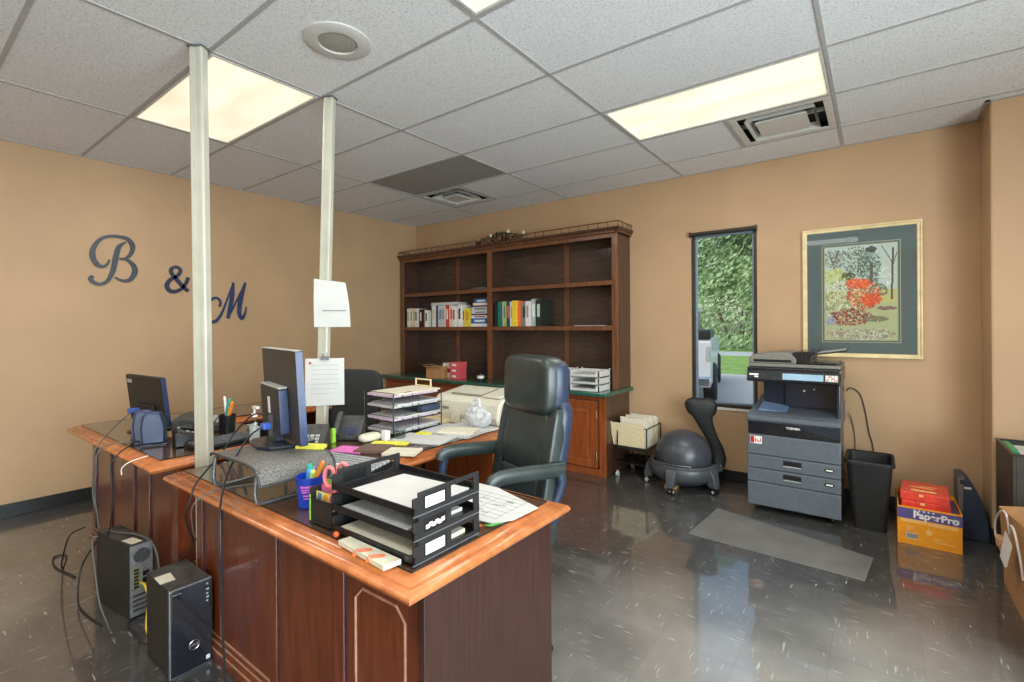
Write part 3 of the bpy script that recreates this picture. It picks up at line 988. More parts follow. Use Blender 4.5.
# ================================================================== CREDENZA AND HUTCH
CZ = 0.766
CR = thing('credenza', 'long cherry wood credenza with green top against the back wall', 'cabinet', (1.56, -0.3, 0))
b = MB(); b.box(0.04, 3.085, -0.535, -0.012, 0.09, 0.728); b.box(0.06, 3.085, -0.505, -0.02, 0.0, 0.09)
b.build('carcass', M['bookcase_face'], CR, world=True, smooth=0)
b = MB(); b.box(3.085, 3.092, -0.535, -0.03, 0.0, 0.728)
b.build('side_panel', M['bookcase'], CR, world=True, smooth=0)
b = MB(); b.box(0.02, 3.128, -0.615, -0.006, 0.730, CZ)
b.build('countertop', M['green_top'], CR, world=True, smooth=0, bevel=0.006)
b = MB(); b.box(3.03, 3.092, -0.548, -0.535, 0.0, 0.728); b.box(0.04, 0.1, -0.548, -0.535, 0.0, 0.728)
b.box(0.1, 3.03, -0.548, -0.535, 0.69, 0.728); b.box(0.1, 3.03, -0.548, -0.535, 0.0, 0.065)
b.build('face_frame', M['cab'], CR, world=True, smooth=0, bevel=0.002)
nd = 5; dw = (3.018 - 0.11) / nd
for k in range(nd):
    x0 = 0.11 + k * dw + 0.006; x1 = 0.11 + (k + 1) * dw - 0.006; z0, z1 = 0.075, 0.68
    b = MB(); b.frame(x0, x1, z0, z1, 0.068, -0.566, -0.546)
    d = b.build('door', M['cab'], CR, world=True, smooth=0, bevel=0.004)
    b = MB()
    xa, xb, za, zb = x0 + 0.066, x1 - 0.066, z0 + 0.066, z1 - 0.066
    R = lambda i, y: [(xa + i, y, za + i), (xb - i, y, za + i), (xb - i, y, zb - i), (xa + i, y, zb - i)]
    b.loft([R(0, -0.5485), R(0, -0.555), R(0.035, -0.563)])
    b.build('raised_panel', M['cab'], d, world=True, smooth=0)
    hx = x1 if k % 2 == 0 else x0
    for hz in (0.19, 0.56):
        b = MB(); b.box(hx - 0.006, hx + 0.006, -0.572, -0.564, hz - 0.03, hz + 0.03)
        b.cyl((hx, -0.573, hz - 0.034), (hx, -0.573, hz + 0.034), 0.005)
        b.build('hinge', M['brass'], d, world=True)

HT = thing('bookcase_hutch', 'tall open dark wood bookcase standing on the green-topped credenza', 'bookcase', (1.56, -0.15, CZ))
HZ1 = 2.25
b = MB(); b.box(0.045, 3.09, -0.02, -0.008, CZ + 0.001, HZ1)
b.build('back_panel', M['bookcase_back'], HT, world=True, smooth=0)
for x0, x1 in ((0.04, 0.062), (3.076, 3.098)):
    b = MB(); b.box(x0, x1, -0.29, -0.008, CZ + 0.001, HZ1)
    b.build('side_panel', M['bookcase'], HT, world=True, smooth=0)
b = MB(); b.box(1.538, 1.560, -0.288, -0.02, CZ + 0.001, HZ1)
b.build('divider', M['bookcase'], HT, world=True, smooth=0)
for x in (0.80, 2.39):
    b = MB(); b.box(x - 0.028, x + 0.028, -0.034, -0.02, CZ + 0.001, HZ1)
    b.build('back_batten', M['bookcase_face'], HT, world=True, smooth=0, bevel=0.002)
for x0, x1 in ((0.036, 0.094), (1.516, 1.580), (3.044, 3.102)):
    b = MB(); b.box(x0, x1, -0.308, -0.288, CZ + 0.001, 2.205 if x0 == 1.516 else HZ1)
    b.build('stile', M['bookcase_face'], HT, world=True, smooth=0, bevel=0.003)
for z in (1.320, 1.752):
    for x0, x1 in ((0.062, 1.538), (1.560, 3.076)):
        b = MB(); b.box(x0, x1, -0.286, -0.02, z + 0.012, z + 0.042)
        sh = b.build('shelf', M['bookcase'], HT, world=True, smooth=0)
        b = MB(); b.box(max(x0, 0.094), min(x1, 3.044) if x1 > 2 else 1.516, -0.305, -0.286, z, z + 0.044)
        if x0 > 1.5:
            b = MB(); b.box(1.580, 3.044, -0.305, -0.286, z, z + 0.044)
        b.build('shelf_edge', M['bookcase_face'], sh, world=True, smooth=0, bevel=0.004)
b = MB(); b.box(0.094, 3.044, -0.306, -0.288, 2.200, HZ1)
b.build('top_rail', M['bookcase_face'], HT, world=True, smooth=0)
b = MB(); b.box(0.04, 3.098, -0.30, -0.006, HZ1 - 0.02, HZ1 + 0.01)
prof = [(0.0, HZ1 - 0.012), (0.012, HZ1 - 0.012), (0.016, HZ1 + 0.012), (0.028, HZ1 + 0.02), (0.034, HZ1 + 0.034), (0.034, HZ1 + 0.044), (0.0, HZ1 + 0.044)]
cpoly = [(0.04, -0.308), (3.10, -0.308), (3.10, -0.006), (0.04, -0.006)]
b.sweep_loop(cpoly, prof, caps=True)
b.build('cornice', M['bookcase'], HT, world=True, smooth=40)
b = MB()
x = 0.05
while x < 3.09:
    b.box(x, x + 0.014, -0.332, -0.318, HZ1 - 0.008, HZ1 + 0.012); x += 0.026
b.build('dentil_moulding', M['bookcase_face'], HT, world=True, smooth=0)
b = MB(); y = -0.30
while y < -0.02:
    b.box(3.108, 3.122, y, y + 0.014, HZ1 - 0.008, HZ1 + 0.012); y += 0.026
b.build('dentil_moulding', M['bookcase_face'], HT, world=True, smooth=0)
b = MB(); zr = HZ1 + 0.093
b.tube([(0.03, -0.01, zr), (0.03, -0.328, zr), (3.122, -0.328, zr), (3.122, -0.01, zr)], 0.006, 8)
n = 30
for k in range(n + 1):
    px = 0.03 + (3.122 - 0.03) * k / n
    b.lathe([(0.003, 0.0), (0.006, 0.012), (0.003, 0.024), (0.006, 0.036), (0.003, 0.049)], (px, -0.328, HZ1 + 0.0435), 6)
for k in range(1, 4):
    b.lathe([(0.003, 0.0), (0.006, 0.012), (0.003, 0.024), (0.006, 0.036), (0.003, 0.049)], (3.122, -0.328 + k * 0.1, HZ1 + 0.0435), 6)
b.build('gallery_rail', M['bookcase_face'], HT, world=True)

# ornament on the bookcase
t = thing('candle_holder', 'dark scrolled metal candle holder on top of the bookcase', 'ornament', (1.62, -0.2, HZ1 + 0.0445))
b = MB()
for s in (-1, 1):
    for k, (cx_, r_) in enumerate(((0.075, 0.062), (0.16, 0.052), (0.235, 0.044), (0.30, 0.032))):
        pts = [(s * (cx_ + r_ * (1 - i / 26) * math.cos(i * 0.45)), -0.008 * k, 0.010 + r_ + r_ * (1 - i / 26) * math.sin(i * 0.45)) for i in range(22)]
        b.tube(pts, 0.006, 6)
b.tube(catmull([(-0.36, 0, 0.03), (-0.2, 0, 0.02), (0, 0, 0.012), (0.2, 0, 0.02), (0.36, 0, 0.03)], 6), 0.007, 6)
for px in (-0.30, -0.12, 0.12, 0.30):
    b.cyl((px, 0, 0.0), (px, 0, 0.03), 0.006); b.cyl((px, -0.04, 0.004), (px, 0.04, 0.004), 0.004)
for i in range(16):
    a = i * 0.39
    b.ball(((0.05 + 0.05 * (i % 2)) * math.cos(a), -0.008, 0.072 + (0.045 + .012 * (i % 2)) * math.sin(a)), 0.017, (1, .6, 1.3), 8)
b.build('scroll_frame', mat('dark_iron', (46, 36, 32), 0.5, metal=0.5, var=0.2), t)
for px, hh in ((-0.31, 0.060), (-0.13, 0.105), (0.12, 0.125), (0.33, 0.085)):
    b = MB(); b.lathe([(0.006, 0.0), (0.024, 0.004), (0.026, 0.012), (0.008, 0.012)], (px, 0, hh - 0.02), 12)
    cp = b.build('candle_cup', M['black'], t)
    b = MB(); b.cyl((px, 0, hh - 0.012), (px, 0, hh + 0.028), 0.018)
    b.build('candle', M['cream_paper'], cp)

# ------------------------------------------------------------------ books
def book(name, x0, x1, y0, depth, z0, h, col, lab, group, flat=False, lean=0.0, title=None):
    m_ = col if not isinstance(col, tuple) else mat('cover_%d' % (abs(hash(col)) % 9999), col, 0.45, var=0.05)
    th = x1 - x0
    b = MB(); c = 0.0022
    if not flat:
        b.box(0, th, 0, 0.0022, 0, h); b.box(0, c, 0.0022, depth, 0, h); b.box(th - c, th, 0.0022, depth, 0, h)
        b.box(c, th - c, 0.0022, depth - 0.004, 0.003, h - 0.003, mi=1)
        if title is not None and th > 0.016:
            tc_ = mat('title_%d' % (abs(hash((title, x0))) % 9999), title, 0.5)
            b.box(th * .25, th * .75, -0.0004, 0.0, h * .35, h * .82, mi=2)
        else: tc_ = m_
    else:                      # lying flat: spine faces the room, z is the thickness
        b.box(0, th, 0, 0.0022, 0, h); b.box(0, th, 0.0022, depth, 0, c); b.box(0, th, 0.0022, depth, h - c, h)
        b.box(0.003, th - 0.003, 0.0022, depth - 0.004, c, h - c, mi=1)
        if title is not None and h > 0.016:
            tc_ = mat('title_%d' % (abs(hash((title, z0))) % 9999), title, 0.5)
            b.box(th * .2, th * .8, -0.0004, 0.0, h * .3, h * .7, mi=2)
        else: tc_ = m_
    o = b.build(name, [m_, M['paper'], tc_], smooth=0)
    o.location = (x0, y0, z0); o.rotation_euler = (0, lean, 0)
    return tag(o, lab, 'book', group)


SZ = 1.3645
G1 = 'books on the left middle shelf'
L_ = [(0.118, 0.160, .24, (226, 222, 208), 'cream paperback at the far left end of the shelved books', (150, 150, 140)),
      (0.162, 0.206, .245, (214, 208, 192), 'pale grey paperback second from the left end of the shelf', (120, 130, 120)),
      (0.208, 0.262, .24, (222, 200, 172), 'tan paperback third from the left end of the shelf', (180, 160, 130)),
      (0.264, 0.316, .235, (228, 222, 206), 'ivory paperback left of the thin black one on the shelf', (90, 90, 90)),
      (0.338, 0.392, .225, (40, 38, 42), 'black spined book with white lettering left of the short red book', (225, 225, 220)),
      (0.394, 0.450, .205, (140, 36, 34), 'short dark red book in the left row', None),
      (0.452, 0.505, .21, (236, 234, 226), 'white book just right of the short dark red book', (60, 80, 70)),
      (0.507, 0.545, .20, (206, 214, 200), 'pale green slim book between white spines', None),
      (0.547, 0.584, .265, (126, 142, 160), 'grey blue book under the left end of the lying volume', None),
      (0.586, 0.640, .262, (232, 232, 224), 'white book with yellow title below the lying volume', (226, 206, 90)),
      (0.642, 0.670, .262, (58, 70, 118), 'slim navy book below the lying volume', None),
      (0.672, 0.742, .262, (226, 228, 226), 'thick pale book with blue title below the lying volume', (120, 140, 170)),
      (0.744, 0.812, .262, (202, 206, 206), 'thick light grey book below the lying volume', (150, 156, 156)),
      (0.814, 0.862, .262, (206, 58, 42), 'red and white spined book right of the thick light grey one', (236, 232, 226)),
      (0.864, 0.930, .262, (238, 236, 230), 'white book with orange title near the right end of the lying volume', (226, 98, 56)),
      (0.932, 0.988, .25, (240, 238, 232), 'white book with red title before the gap of the left row', (210, 60, 50)),
      (1.010, 1.072, .265, (240, 240, 236), 'tall white book right of the lying volume', (50, 60, 70)),
      (1.074, 1.126, .23, (236, 234, 232), 'white book with red dots beside the yellow book', (206, 44, 44)),
      (1.128, 1.222, .215, (232, 208, 66), 'yellow book beside the flat stack of books', (214, 160, 40))]
for k, (x0, x1, h, c, lab, ti) in enumerate(L_):
    book('book', x0, x1, -0.270 + 0.012 * ((k * 7) % 3), 0.17, SZ, h, c, lab, G1, title=ti)
book('book', 0.55, 0.985, -0.25, 0.20, SZ + 0.267, 0.034, (206, 206, 202), 'grey volume lying across the tops of the upright books', 'books lying flat', flat=True)
z = SZ
for h, x0, c, lab, ti in ((.036, 1.232, (238, 236, 232), 'white book at the bottom of the flat stack', None),
                          (.062, 1.230, (38, 106, 178), 'thick blue book low in the flat stack', (226, 232, 240)),
                          (.034, 1.232, (226, 224, 218), 'cream book above the thick blue one in the flat stack', (120, 100, 60)),
                          (.018, 1.236, (52, 54, 58), 'thin dark book midway up the flat stack', None),
                          (.034, 1.240, (218, 220, 220), 'pale grey book above the thin dark one in the flat stack', (90, 96, 104)),
                          (.044, 1.238, (196, 202, 208), 'grey patterned book in the upper half of the flat stack', (110, 116, 120)),
                          (.018, 1.246, (62, 60, 62), 'thin black book under the pink white one in the flat stack', None),
                          (.030, 1.262, (234, 214, 204), 'pinkish white book second from the top of the flat stack', None),
                          (.046, 1.282, (46, 100, 160), 'blue book on top of the flat stack', (214, 224, 234))):
    book('book', x0, 1.495, -0.262, 0.19, z, h - 0.0006, c, lab, 'books in the flat stack', flat=True, title=ti)
    z += h
G2 = 'books on the right middle shelf'
R_ = [(1.588, 1.618, .25, (40, 36, 34), 'dark book at the left end against the middle upright', None),
      (1.620, 1.696, .28, (30, 122, 104), 'thick teal book on the right shelf', None),
      (1.698, 1.719, .275, (232, 232, 226), 'slim white book right of the teal one', None),
      (1.721, 1.744, .278, (172, 186, 92), 'slim olive green book with blue foot', (60, 70, 130)),
      (1.746, 1.798, .275, (48, 62, 116), 'navy book left of the white and yellow pair', (214, 110, 80)),
      (1.802, 1.838, .272, (236, 234, 226), 'white book left of the bright yellow one', (180, 180, 170)),
      (1.840, 1.894, .282, (240, 210, 52), 'bright yellow book on the right shelf', None),
      (1.896, 1.962, .276, (238, 118, 70), 'orange book right of the bright yellow one', None),
      (1.964, 2.018, .262, (126, 134, 136), 'grey mottled book right of the orange one', (48, 56, 60)),
      (2.020, 2.072, .27, (236, 226, 222), 'pinkish white book between two grey books', (160, 150, 150)),
      (2.078, 2.144, .292, (172, 186, 190), 'tall grey blue book near the right end', (232, 236, 236)),
      (2.146, 2.214, .285, (34, 44, 40), 'dark green black book at the right end of the row', (190, 214, 196))]
for k, (x0, x1, h, c, lab, ti) in enumerate(R_):
    book('book', x0, x1, -0.270 + 0.012 * ((k * 5) % 3), 0.17, SZ, h, c, lab, G2, title=ti)
# thin dish on the upper left shelf, flat papers on the right middle shelf
b = MB(); b.prism([(1.22, -0.27), (1.50, -0.27), (1.47, -0.10), (1.25, -0.10)], 'z', 1.7945, 1.810)
b.box(1.26, 1.46, -0.25, -0.12, 1.810, 1.822)
solo('flat_box', b, M['grey_plastic'], 'thin grey flat box on the upper left shelf', 'box', (1.36, -0.2, 1.7945), bevel=0.003)
b = MB(); b.box(2.62, 2.95, -0.275, -0.06, SZ, SZ + 0.006)
solo('booklet', b, M['paper_grey'], 'thin white booklet lying on the right middle shelf', 'booklet', (2.78, -0.17, SZ), smooth=0)

# things on the green counter
t = thing('carton', 'small open tan cardboard box on the green counter', 'box', (0.89, -0.47, CZ + 0.0005), 0.08)
b = MB(); w_, d_, h_ = .11, .085, .135
b.box(-w_, w_, -d_, d_, 0, 0.004)
for x in (-w_, w_ - .004): b.box(x, x + .004, -d_, d_, 0.004, h_)
for y in (-d_, d_ - .004): b.box(-w_, w_, y, y + .004, 0.004, h_)
b.build('body', M['kraft'], t, smooth=0)
b = MB(); b.box(-w_ - .075, -w_, -d_, d_, -0.002, 0.001, T=Matrix.Translation((0, 0, h_ + .012)))
b.box(-w_, w_, -d_ - .05, -d_, -0.001, 0.002, T=Matrix.Translation((0, 0, h_)))
b.build('flap', M['kraft'], t, smooth=0)
b = MB(); b.box(0.92, 1.06, -0.42, -0.30, CZ + 0.0005, CZ + 0.17)
solo('small_box', b, M['white_print'], 'white and red printed box behind the tan carton on the counter', 'box', (0.99, -0.36, CZ + 0.0005), smooth=0, bevel=0.002)
o = bpy.context.scene.objects['small_box']
b = MB(); b.box(0.925, 1.055, -0.421, -0.42, CZ + 0.06, CZ + 0.11)
b.build('printed_band', M['red'], o, world=True, smooth=0)
zz = CZ + 0.0005
for k, (lab, w) in enumerate((('pink red box at the bottom of the little stack', .132), ('pink red box in the middle of the little stack', .128), ('pink red box on top of the little stack', .145))):
    b = MB(); b.box(1.180 - w / 2, 1.180 + w / 2, -0.50, -0.36, zz, zz + 0.064)
    o = solo('gift_box', b, mat('coral_box', (224, 92, 100), 0.4, var=0.06), lab, 'box', (1.180, -0.43, zz), 'coral boxes on the counter', smooth=0, bevel=0.003)
    b = MB(); b.box(1.180 - w / 4, 1.180 + w / 4, -0.5008, -0.50, zz + 0.02, zz + 0.045)
    b.build('printed_panel', M['white_print'], o, world=True, smooth=0)
    zz += 0.0645
t = thing('mug', 'small dark patterned mug on the counter left of the chair', 'mug', (1.545, -0.46, CZ + 0.0005))
b = MB(); b.lathe([(0.02, 0), (0.036, 0.003), (0.040, 0.04), (0.038, 0.082), (0.034, 0.082), (0.034, 0.01), (0.004, 0.008)], seg=20)
b.build('body', M['black'], t)
b = MB(); b.lathe([(0.0405, 0.028), (0.0412, 0.05), (0.0405, 0.06)], seg=20, cap=False)
b.build('white_band', M['white_print'], t)
b = MB(); b.tube(catmull([(0.038, 0, .065), (.065, 0, .06), (.065, 0, .03), (.038, 0, .02)], 5), 0.005, 6)
b.build('handle', M['black'], t)


def wtray(x0, x1, y0, y1, z, mesh=False):
    b = MB()
    b.box(x0, x1, y0, y1, z, z + 0.003)
    b.box(x0, x0 + .004, y0, y1, z, z + .055); b.box(x1 - .004, x1, y0, y1, z, z + .055)
    b.box(x0 + .004, x1 - .004, y1 - .004, y1, z, z + .055)
    b.box(x0, x0 + .03, y0, y0 + .004, z, z + .055); b.box(x1 - .03, x1, y0, y0 + .004, z, z + .055)
    for px in (x0, x1 - .008):
        for py in (y0, y1 - .012): b.box(px, px + .008, py, py + .012, z + .003, z + .0655)
    return b


for (x0, x1, y0, y1, nm, g) in ((2.39, 2.69, -0.52, -0.325, 'left stack', 0), (2.735, 3.035, -0.57, -0.325, 'right stack', 1)):
    zt = CZ + 0.0005
    for k, wh in enumerate(('lowest', 'middle', 'topmost')):
        b = wtray(x0, x1, y0, y1, zt)
        o = solo('letter_tray', b, M['white_metal'], '%s white letter tray of the %s on the green counter' % (wh, nm), 'letter tray', ((x0 + x1) / 2, (y0 + y1) / 2, zt), 'white letter trays', smooth=0)
        b = MB(); b.box(x0 + .012, x1 - .02, y0 - .012, y1 - .02, zt + .0035, zt + .018 + .008 * ((k + g) % 2))
        solo('paper_stack', b, M['paper'] if k != 1 else M['paper_grey'], 'papers in the %s white tray of the %s' % (wh, nm), 'papers', ((x0 + x1) / 2, (y0 + y1) / 2, zt + .0035), 'papers in the white trays', smooth=0)
        zt += 0.066
# ================================================================== POLES AND WALL LETTERS
def pole(lab, top, bot, w, d, ang):
    t = thing('power_pole', lab, 'pole', bot)
    v = Vector(top) - Vector(bot)
    b = MB()
    # rectangular raceway with rounded corners and shallow ribs on its faces
    sec = []
    for sx_, sy_ in ((1, 1), (-1, 1), (-1, -1), (1, -1)):
        sec.append((sx_ * w / 2, sy_ * d / 2))
    c = 0.006
    pr = [(w / 2 - c, d / 2), (-w / 2 + c, d / 2), (-w / 2, d / 2 - c), (-w / 2, -d / 2 + c), (-w / 2 + c, -d / 2),
          (-w * .2, -d / 2), (-w * .2, -d / 2 + .004), (w * .2, -d / 2 + .004), (w * .2, -d / 2), (w / 2 - c, -d / 2), (w / 2, -d / 2 + c), (w / 2, d / 2 - c)]
    rings = []
    for k in (0.0, 1.0):
        o_ = v * k
        R_z = Matrix.Rotation(ang, 3, 'Z')
        rings.append([R_z @ Vector((p[0], p[1], 0)) + o_ for p in pr])
    b.loft(rings)
    b.build('shaft', M['cream_pole'], t, smooth=30)
    b = MB()
    T = Matrix.Translation(v - Vector((0, 0, 0.012))) @ Matrix.Rotation(ang, 4, 'Z')
    b.box(-w / 2 - .006, w / 2 + .006, -d / 2 - .006, d / 2 + .006, 0, 0.006, T=T)
    b.build('ceiling_collar', M['steel'], t, smooth=0)
    b = MB(); b.box(-w / 2 - .004, w / 2 + .004, -d / 2 - .004, d / 2 + .004, 0, .04, T=Matrix.Rotation(ang, 4, 'Z'))
    b.build('foot', M['cream_pole'], t, smooth=0, bevel=0.002)
    return t


pole('tall cream power pole nearest the B on the wall, running from floor to ceiling', (2.400, -3.545, H - 0.002), (2.530, -3.572, 0.0), 0.067, 0.048, 0.6)
pole('tall cream power pole with two papers clipped to it', (2.440, -2.860, H - 0.002), (2.556, -3.02, 0.0), 0.060, 0.042, 0.5)

# papers on the second pole (positions follow its slight lean)
PT, PBm = Vector((2.440, -2.860, H)), Vector((2.556, -3.02, 0.0))
pp = lambda z: PBm + (PT - PBm) * (z / H)
FA = 0.90                 # facing of the sheets about z


def hung_paper(name, lab, z0, z1, w, skew, ink, off=0.0):
    c = pp((z0 + z1) / 2)
    nrm = Vector((math.sin(FA), -math.cos(FA), 0)); tv = Vector((math.cos(FA), math.sin(FA), 0))
    c = c + nrm * 0.045 + tv * off
    t = thing(name, lab, 'paper', (c.x, c.y, z0))
    b = MB(); nn = 8
    rings = []
    for k in range(nn + 1):
        f = k / nn
        z = (z1 - z0) * f
        bow = 0.012 * math.sin(PI * f)
        a = tv * (-w / 2 + skew[0]) + nrm * bow; e_ = tv * (w / 2 + skew[1] * f * f) + nrm * bow * .4
        z_r = z - (skew[2] if len(skew) > 2 else 0) * f
        rings.append([a + Vector((0, 0, z)), e_ + Vector((0, 0, z_r)), e_ + Vector((0, 0, z_r)) + nrm * .0008, a + Vector((0, 0, z)) + nrm * .0008])
    b.loft(rings)
    b.build('sheet', M['paper'], t, smooth=60)
    b = MB()
    for f0, f1, zz_, hh in ink:
        q0 = tv * (f0 * w) + nrm * .0155; q1 = tv * (f1 * w) + nrm * .0155
        z = (z1 - z0) * zz_
        v = [b.bm.verts.new(p) for p in (q0 + Vector((0, 0, z)), q1 + Vector((0, 0, z)), q1 + Vector((0, 0, z + hh)), q0 + Vector((0, 0, z + hh)))]
        b.bm.faces.new(v)
    b.build('printing', M['ink'], t, smooth=0)
    return t, nrm, tv


t, nrm, tv = hung_paper('notice', 'upper white sheet on the second cream pole, its corner curling', 1.366, 1.640, 0.205, (0.010, -0.026, 0.020), [(-.22, .38, .33, .005)], .040)
t, nrm, tv = hung_paper('notice', 'lower white sheet held by a clip on the second cream pole', 0.925, 1.190, 0.205, (0.0, 0.0), [(-.36, .36, .86 - .1 * k, .0012) for k in range(7)], .016)
b = MB(); p0 = tv * -0.078 + nrm * .004 + Vector((0, 0, .240))
b.ball((p0.x, p0.y, p0.z), 0.007, (1, 1, 1), 8)
b.build('red_mark', M['red'], t)
c = Vector(t.location) + nrm * 0.004 + Vector((0, 0, .256))
t2 = thing('bulldog_clip', 'small chrome clip gripping the top of the lower sheet', 'clip', c)
b = MB(); T = Matrix.Rotation(FA, 4, 'Z')
b.prism([(-.012, 0), (.010, 0), (0.001, .02), (-.003, .02)], 'x', -.022, .022, T=T)
b.build('jaw', M['steel'], t2, smooth=0)
b = MB(); b.tube([T @ Vector(p) for p in ((-.01, -.002, .015), (-.012, -.010, .045), (.012, -.010, .045), (.01, -.002, .015))], .0018, 6)
b.build('wire_loop', M['chrome'], t2)


def stroke(b, pts, wds, x0=0.0, th=0.014):
    P2 = catmull([(0, p[0], p[1]) for p in pts], 6)
    n = len(P2); m = len(wds)
    rings = []
    for i, p in enumerate(P2):
        f = i / (n - 1) * (m - 1); k = min(int(f), m - 2); w = wds[k] + (wds[k + 1] - wds[k]) * (f - k)
        d = (P2[min(i + 1, n - 1)] - P2[max(i - 1, 0)]).normalized()
        nr = Vector((0, -d.z, d.y)) * (w / 2)
        a, e_ = p + nr, p - nr
        rings.append([Vector((x0, a.y, a.z)), Vector((x0 + th, a.y, a.z)), Vector((x0 + th, e_.y, e_.z)), Vector((x0, e_.y, e_.z))])
    b.loft(rings)


b = MB()
stroke(b, [(-3.218, 2.09), (-3.264, 2.043), (-3.284, 1.96), (-3.297, 1.877), (-3.314, 1.811), (-3.342, 1.753), (-3.386, 1.726), (-3.429, 1.739), (-3.447, 1.769), (-3.431, 1.789)], [.012, .032, .038, .036, .032, .024, .024, .028, .03, .026], 0.001)
stroke(b, [(-3.326, 1.931), (-3.341, 1.892), (-3.373, 1.87), (-3.41, 1.89), (-3.434, 1.951), (-3.425, 2.022), (-3.384, 2.091), (-3.328, 2.123), (-3.263, 2.129), (-3.204, 2.116), (-3.171, 2.063), (-3.181, 2.001), (-3.212, 1.959), (-3.258, 1.943)], [.012, .018, .024, .034, .038, .032, .024, .022, .024, .032, .036, .028, .020, .014], 0.0012)
stroke(b, [(-3.258, 1.946), (-3.205, 1.939), (-3.161, 1.89), (-3.159, 1.832), (-3.192, 1.775), (-3.245, 1.765), (-3.291, 1.789)], [.014, .022, .036, .038, .03, .022, .012], 0.0014)
solo('wall_letter', b, M['letter'], 'big dark script letter B on the tan wall', 'letter', (0.001, -3.3, 1.93), 'wall initials', smooth=0, bevel=0.0015)
b = MB()
stroke(b, [(-2.757, 1.83), (-2.781, 1.766), (-2.835, 1.706), (-2.896, 1.696), (-2.925, 1.739), (-2.903, 1.793), (-2.842, 1.841), (-2.819, 1.888), (-2.849, 1.916), (-2.887, 1.899), (-2.89, 1.86), (-2.85, 1.806), (-2.804, 1.747), (-2.758, 1.703)], [.03, .028, .03, .034, .036, .032, .03, .028, .026, .028, .032, .034, .034, .032], 0.001)
solo('wall_letter', b, mat('navy_letter', (40, 48, 76), 0.3, var=0.06), 'dark ampersand sign on the tan wall', 'letter', (0.001, -2.84, 1.8), 'wall initials', smooth=0, bevel=0.0015)
b = MB()
stroke(b, [(-2.494, 1.57), (-2.486, 1.617), (-2.52, 1.653), (-2.571, 1.632), (-2.601, 1.576), (-2.61, 1.52), (-2.614, 1.443), (-2.572, 1.425), (-2.521, 1.439), (-2.469, 1.524), (-2.415, 1.677), (-2.37, 1.809)], [.022, .02, .022, .026, .028, .026, .026, .03, .028, .02, .014, .01], 0.001)
stroke(b, [(-2.37, 1.809), (-2.383, 1.659), (-2.42, 1.458)], [.022, .042, .03], 0.0012)
stroke(b, [(-2.42, 1.458), (-2.344, 1.622), (-2.256, 1.817)], [.012, .016, .012], 0.0014)
stroke(b, [(-2.256, 1.817), (-2.298, 1.663), (-2.317, 1.527), (-2.293, 1.459), (-2.261, 1.508), (-2.248, 1.577)], [.022, .042, .04, .03, .018, .01], 0.0016)
solo('wall_letter', b, mat('blue_letter', (44, 58, 96), 0.3, var=0.06), 'dark script letter M on the tan wall, partly behind a pole', 'letter', (0.001, -2.4, 1.63), 'wall initials', smooth=0, bevel=0.0015)

# ================================================================== FRAMED PICTURE
PX0, PX1, PZ0, PZ1 = 4.565, 5.298, 1.113, 2.110
t = thing('framed_picture', 'framed garden painting with orange bushes and wide dark green mat', 'picture', ((PX0 + PX1) / 2, -0.002, PZ0))
b = MB()
ip = [(PX0 + .03, PZ0 + .03), (PX1 - .03, PZ0 + .03), (PX1 - .03, PZ1 - .03), (PX0 + .03, PZ1 - .03)]
rings = []
for off, y in ((0.0, -0.004), (0.0, -0.014), (0.006, -0.018), (0.014, -0.016), (0.022, -0.026), (0.030, -0.024), (0.030, -0.003)):
    rings.append([(PX0 + .03 - off, y, PZ0 + .03 - off), (PX1 - .03 + off, y, PZ0 + .03 - off), (PX1 - .03 + off, y, PZ1 - .03 + off), (PX0 + .03 - off, y, PZ1 - .03 + off)])
b.loft(rings, True, False)
b.build('frame', M['frame_gold'], t, world=True, smooth=30)
b = MB(); b.box(PX0 + .028, PX1 - .028, -0.008, -0.003, PZ0 + .028, PZ1 - .028)
mb_ = b.build('mat_board', M['mat_board'], t, world=True, smooth=0)
ax0, ax1, az0, az1 = PX0 + .150, PX1 - .142, PZ0 + .135, PZ1 - .150
b = MB(); b.frame(ax0 - .022, ax1 + .022, az0 - .022, az1 + .022, .0045, -0.0092, -0.008)
b.frame(ax0 - .006, ax1 + .006, az0 - .006, az1 + .006, .006, -0.0092, -0.008)
b.build('mat_line', M['mat_line'], mb_, world=True, smooth=0)
